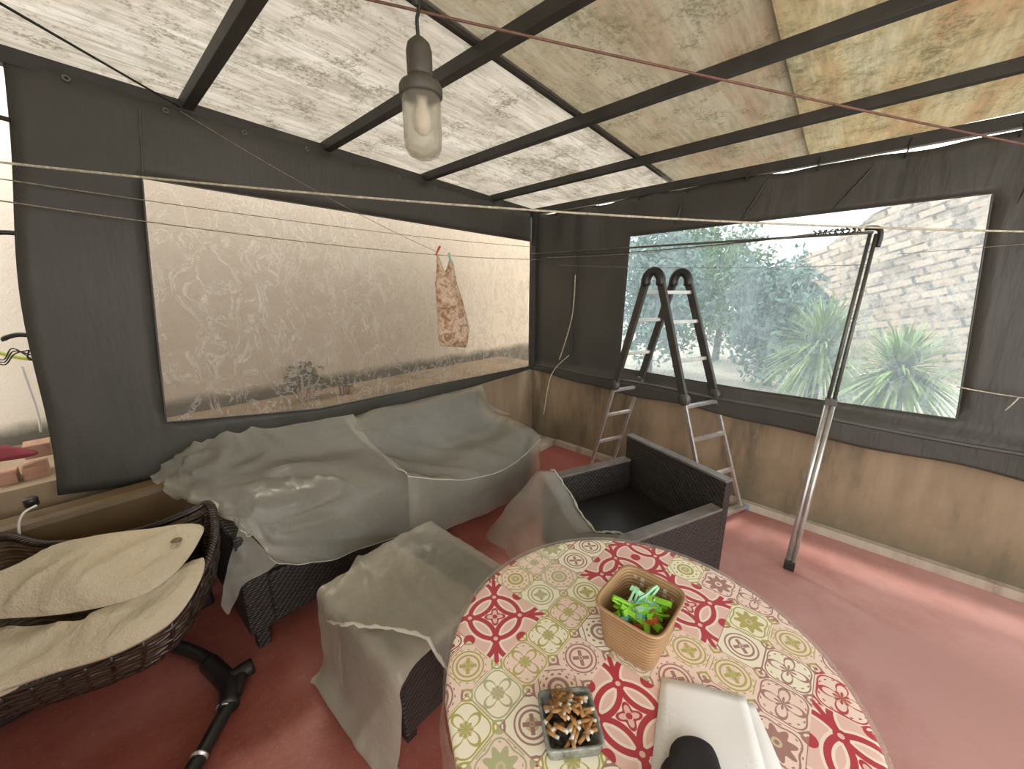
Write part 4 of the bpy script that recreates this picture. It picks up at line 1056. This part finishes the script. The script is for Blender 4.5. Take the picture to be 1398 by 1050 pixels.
# ================================================================ PLANTS OUTSIDE
def foliage(c, R, n, size, m, name, parent, squash=1, aspect=.45):
    f = MB(); c = Vector(c)
    for k in range(n):
        d = Vector(rng.normal(size=3)); d.normalize(); rr = (rng.random()**.4)
        lump = .75+.5*mnoise.noise(d*2.2+c)
        p = c+Vector((d.x*R[0], d.y*R[1], d.z*R[2]))*rr*lump
        t = Vector(rng.normal(size=3)).normalized(); b = t.cross(Vector(rng.normal(size=3))).normalized()
        s = size*(.6+.8*rng.random())
        f.add([p-t*s, p-b*s*aspect, p+t*s, p+b*s*aspect], [(0, 1, 2, 3)])
    return f.build(name, m, parent)
def tree(x, y, h, R, m, label, n=7000, size=.065):
    t = thing('garden_tree', label, 'tree', (x, y, -.14))
    MB().tube(spline([(0, 0, 0), (.05, .03, h*.3), (-.03, .05, h*.7)], 5), [.09-.004*k for k in range(11)], 8).build('trunk', M['bark'], t)
    foliage((0, 0, h*.52), (R, R, h*.54), n, size, m, 'foliage', t)
def at_d(px_, d): p = ad(px_, 500, d); return p.x, p.y
x, y = at_d(885, 8.5); tree(x, y, 3.6, 1.3, M['leaf_c'], 'blue-green tree seen behind the ladder, left end of the garden window')
x, y = at_d(975, 10.0); tree(x, y, 3.5, 1.5, M['leaf_b'], 'broad dark green tree just right of the ladder, through the window')
x, y = at_d(1050, 7.2); tree(x, y, 2.5, .95, M['leaf_c'], 'round bluish bush-like tree behind the left yucca')
x, y = at_d(925, 15.5); tree(x, y, 4.9, 2.0, M['leaf_b'], 'tallest green tree furthest behind, left part of the garden window', 7000, .10)
def yucca(px_, py_, d, R, label, n=420):
    c = ad(px_, py_, d); t = thing('yucca', label, 'plant', (c.x, c.y, -.14))
    h = c.z+.14
    MB().tube([(0, 0, 0), (.02, .01, h*.5), (0, 0, h)], [.07, .06, .05], 8).build('trunk', M['bark'], t)
    f = MB()
    for k in range(n):
        th_ = random.uniform(0, 2*PI); el = random.uniform(-1.0, 1.4); L = R*random.uniform(.75, 1.1)
        d_ = Vector((math.cos(th_)*math.cos(el), math.sin(th_)*math.cos(el), math.sin(el)))
        s_ = d_.cross(Vector((0, 0, 1))).normalized(); vs = []; K = 6
        for j in range(K+1):
            u = j/K; p = Vector((0, 0, h))+d_*L*u+Vector((0, 0, -.28*R*u*u)); w_ = .026*(1-u)**.7*(1 if u > .1 else .6)
            vs += [p-s_*w_, p+s_*w_+Vector((0, 0, .0))]
        f.add(vs, [(2*j, 2*j+1, 2*j+3, 2*j+2) for j in range(K)])
    f.build('leaves', M['leaf_a'], t)
yucca(1122, 470, 5.6, 1.0, 'left spiky green yucca in the garden beyond the slanting pole')
yucca(1228, 505, 4.4, .80, 'right spiky green yucca in the garden below the stone wall')
# stone wall
A = ad(1085, 430, 11.0); B = ad(1450, 430, 6.2); sw = MB(); A.z = B.z = -.14; dd = (B-A); nn = Vector((dd.y, -dd.x, 0)).normalized()*.3
N = 24; top = []; 
for k in range(N+1):
    u = k/N; p = A+dd*u; hgt = lerp(u, [(0, 2.5), (.3, 3.2), (.6, 3.9), (1, 4.6)])+.15*mnoise.noise(Vector((u*9, 0, 0)))
    top.append((p, hgt))
rows = [[p-nn*.0 for p, h in top], [p+Vector((0, 0, h)) for p, h in top], [p+nn+Vector((0, 0, h)) for p, h in top], [p+nn for p, h in top]]
sw.grid(rows); o = sw.build('stone_wall', M['stone']); tag(o, 'tall pale rubble stone wall in the garden behind the yuccas', 'wall')
# dry bush on the ledge seen through the left window
t = thing('ledge_plant', 'dry grey-green bushy plant on the ledge outside the left clear window', 'plant', (2.07, -.55, .80))
MB().lathe([(0, 0), (.05, 0), (.065, .09), (.06, .095), (0, .08)], seg=16).build('pot', M['brick'], t)
foliage((0, 0, .17), (.17, .13, .15), 500, .022, M['leaf_d'], 'foliage', t, aspect=.5)
t = thing('ledge_plant', 'small sparse plant right of the bushy one on the left ledge', 'plant', (1.80, -.50, .80))
MB().lathe([(0, 0), (.035, 0), (.045, .06), (.04, .065), (0, .055)], seg=14).build('pot', M['brick'], t)
foliage((0, 0, .09), (.11, .09, .07), 160, .018, M['leaf_d'], 'foliage', t, aspect=.5)
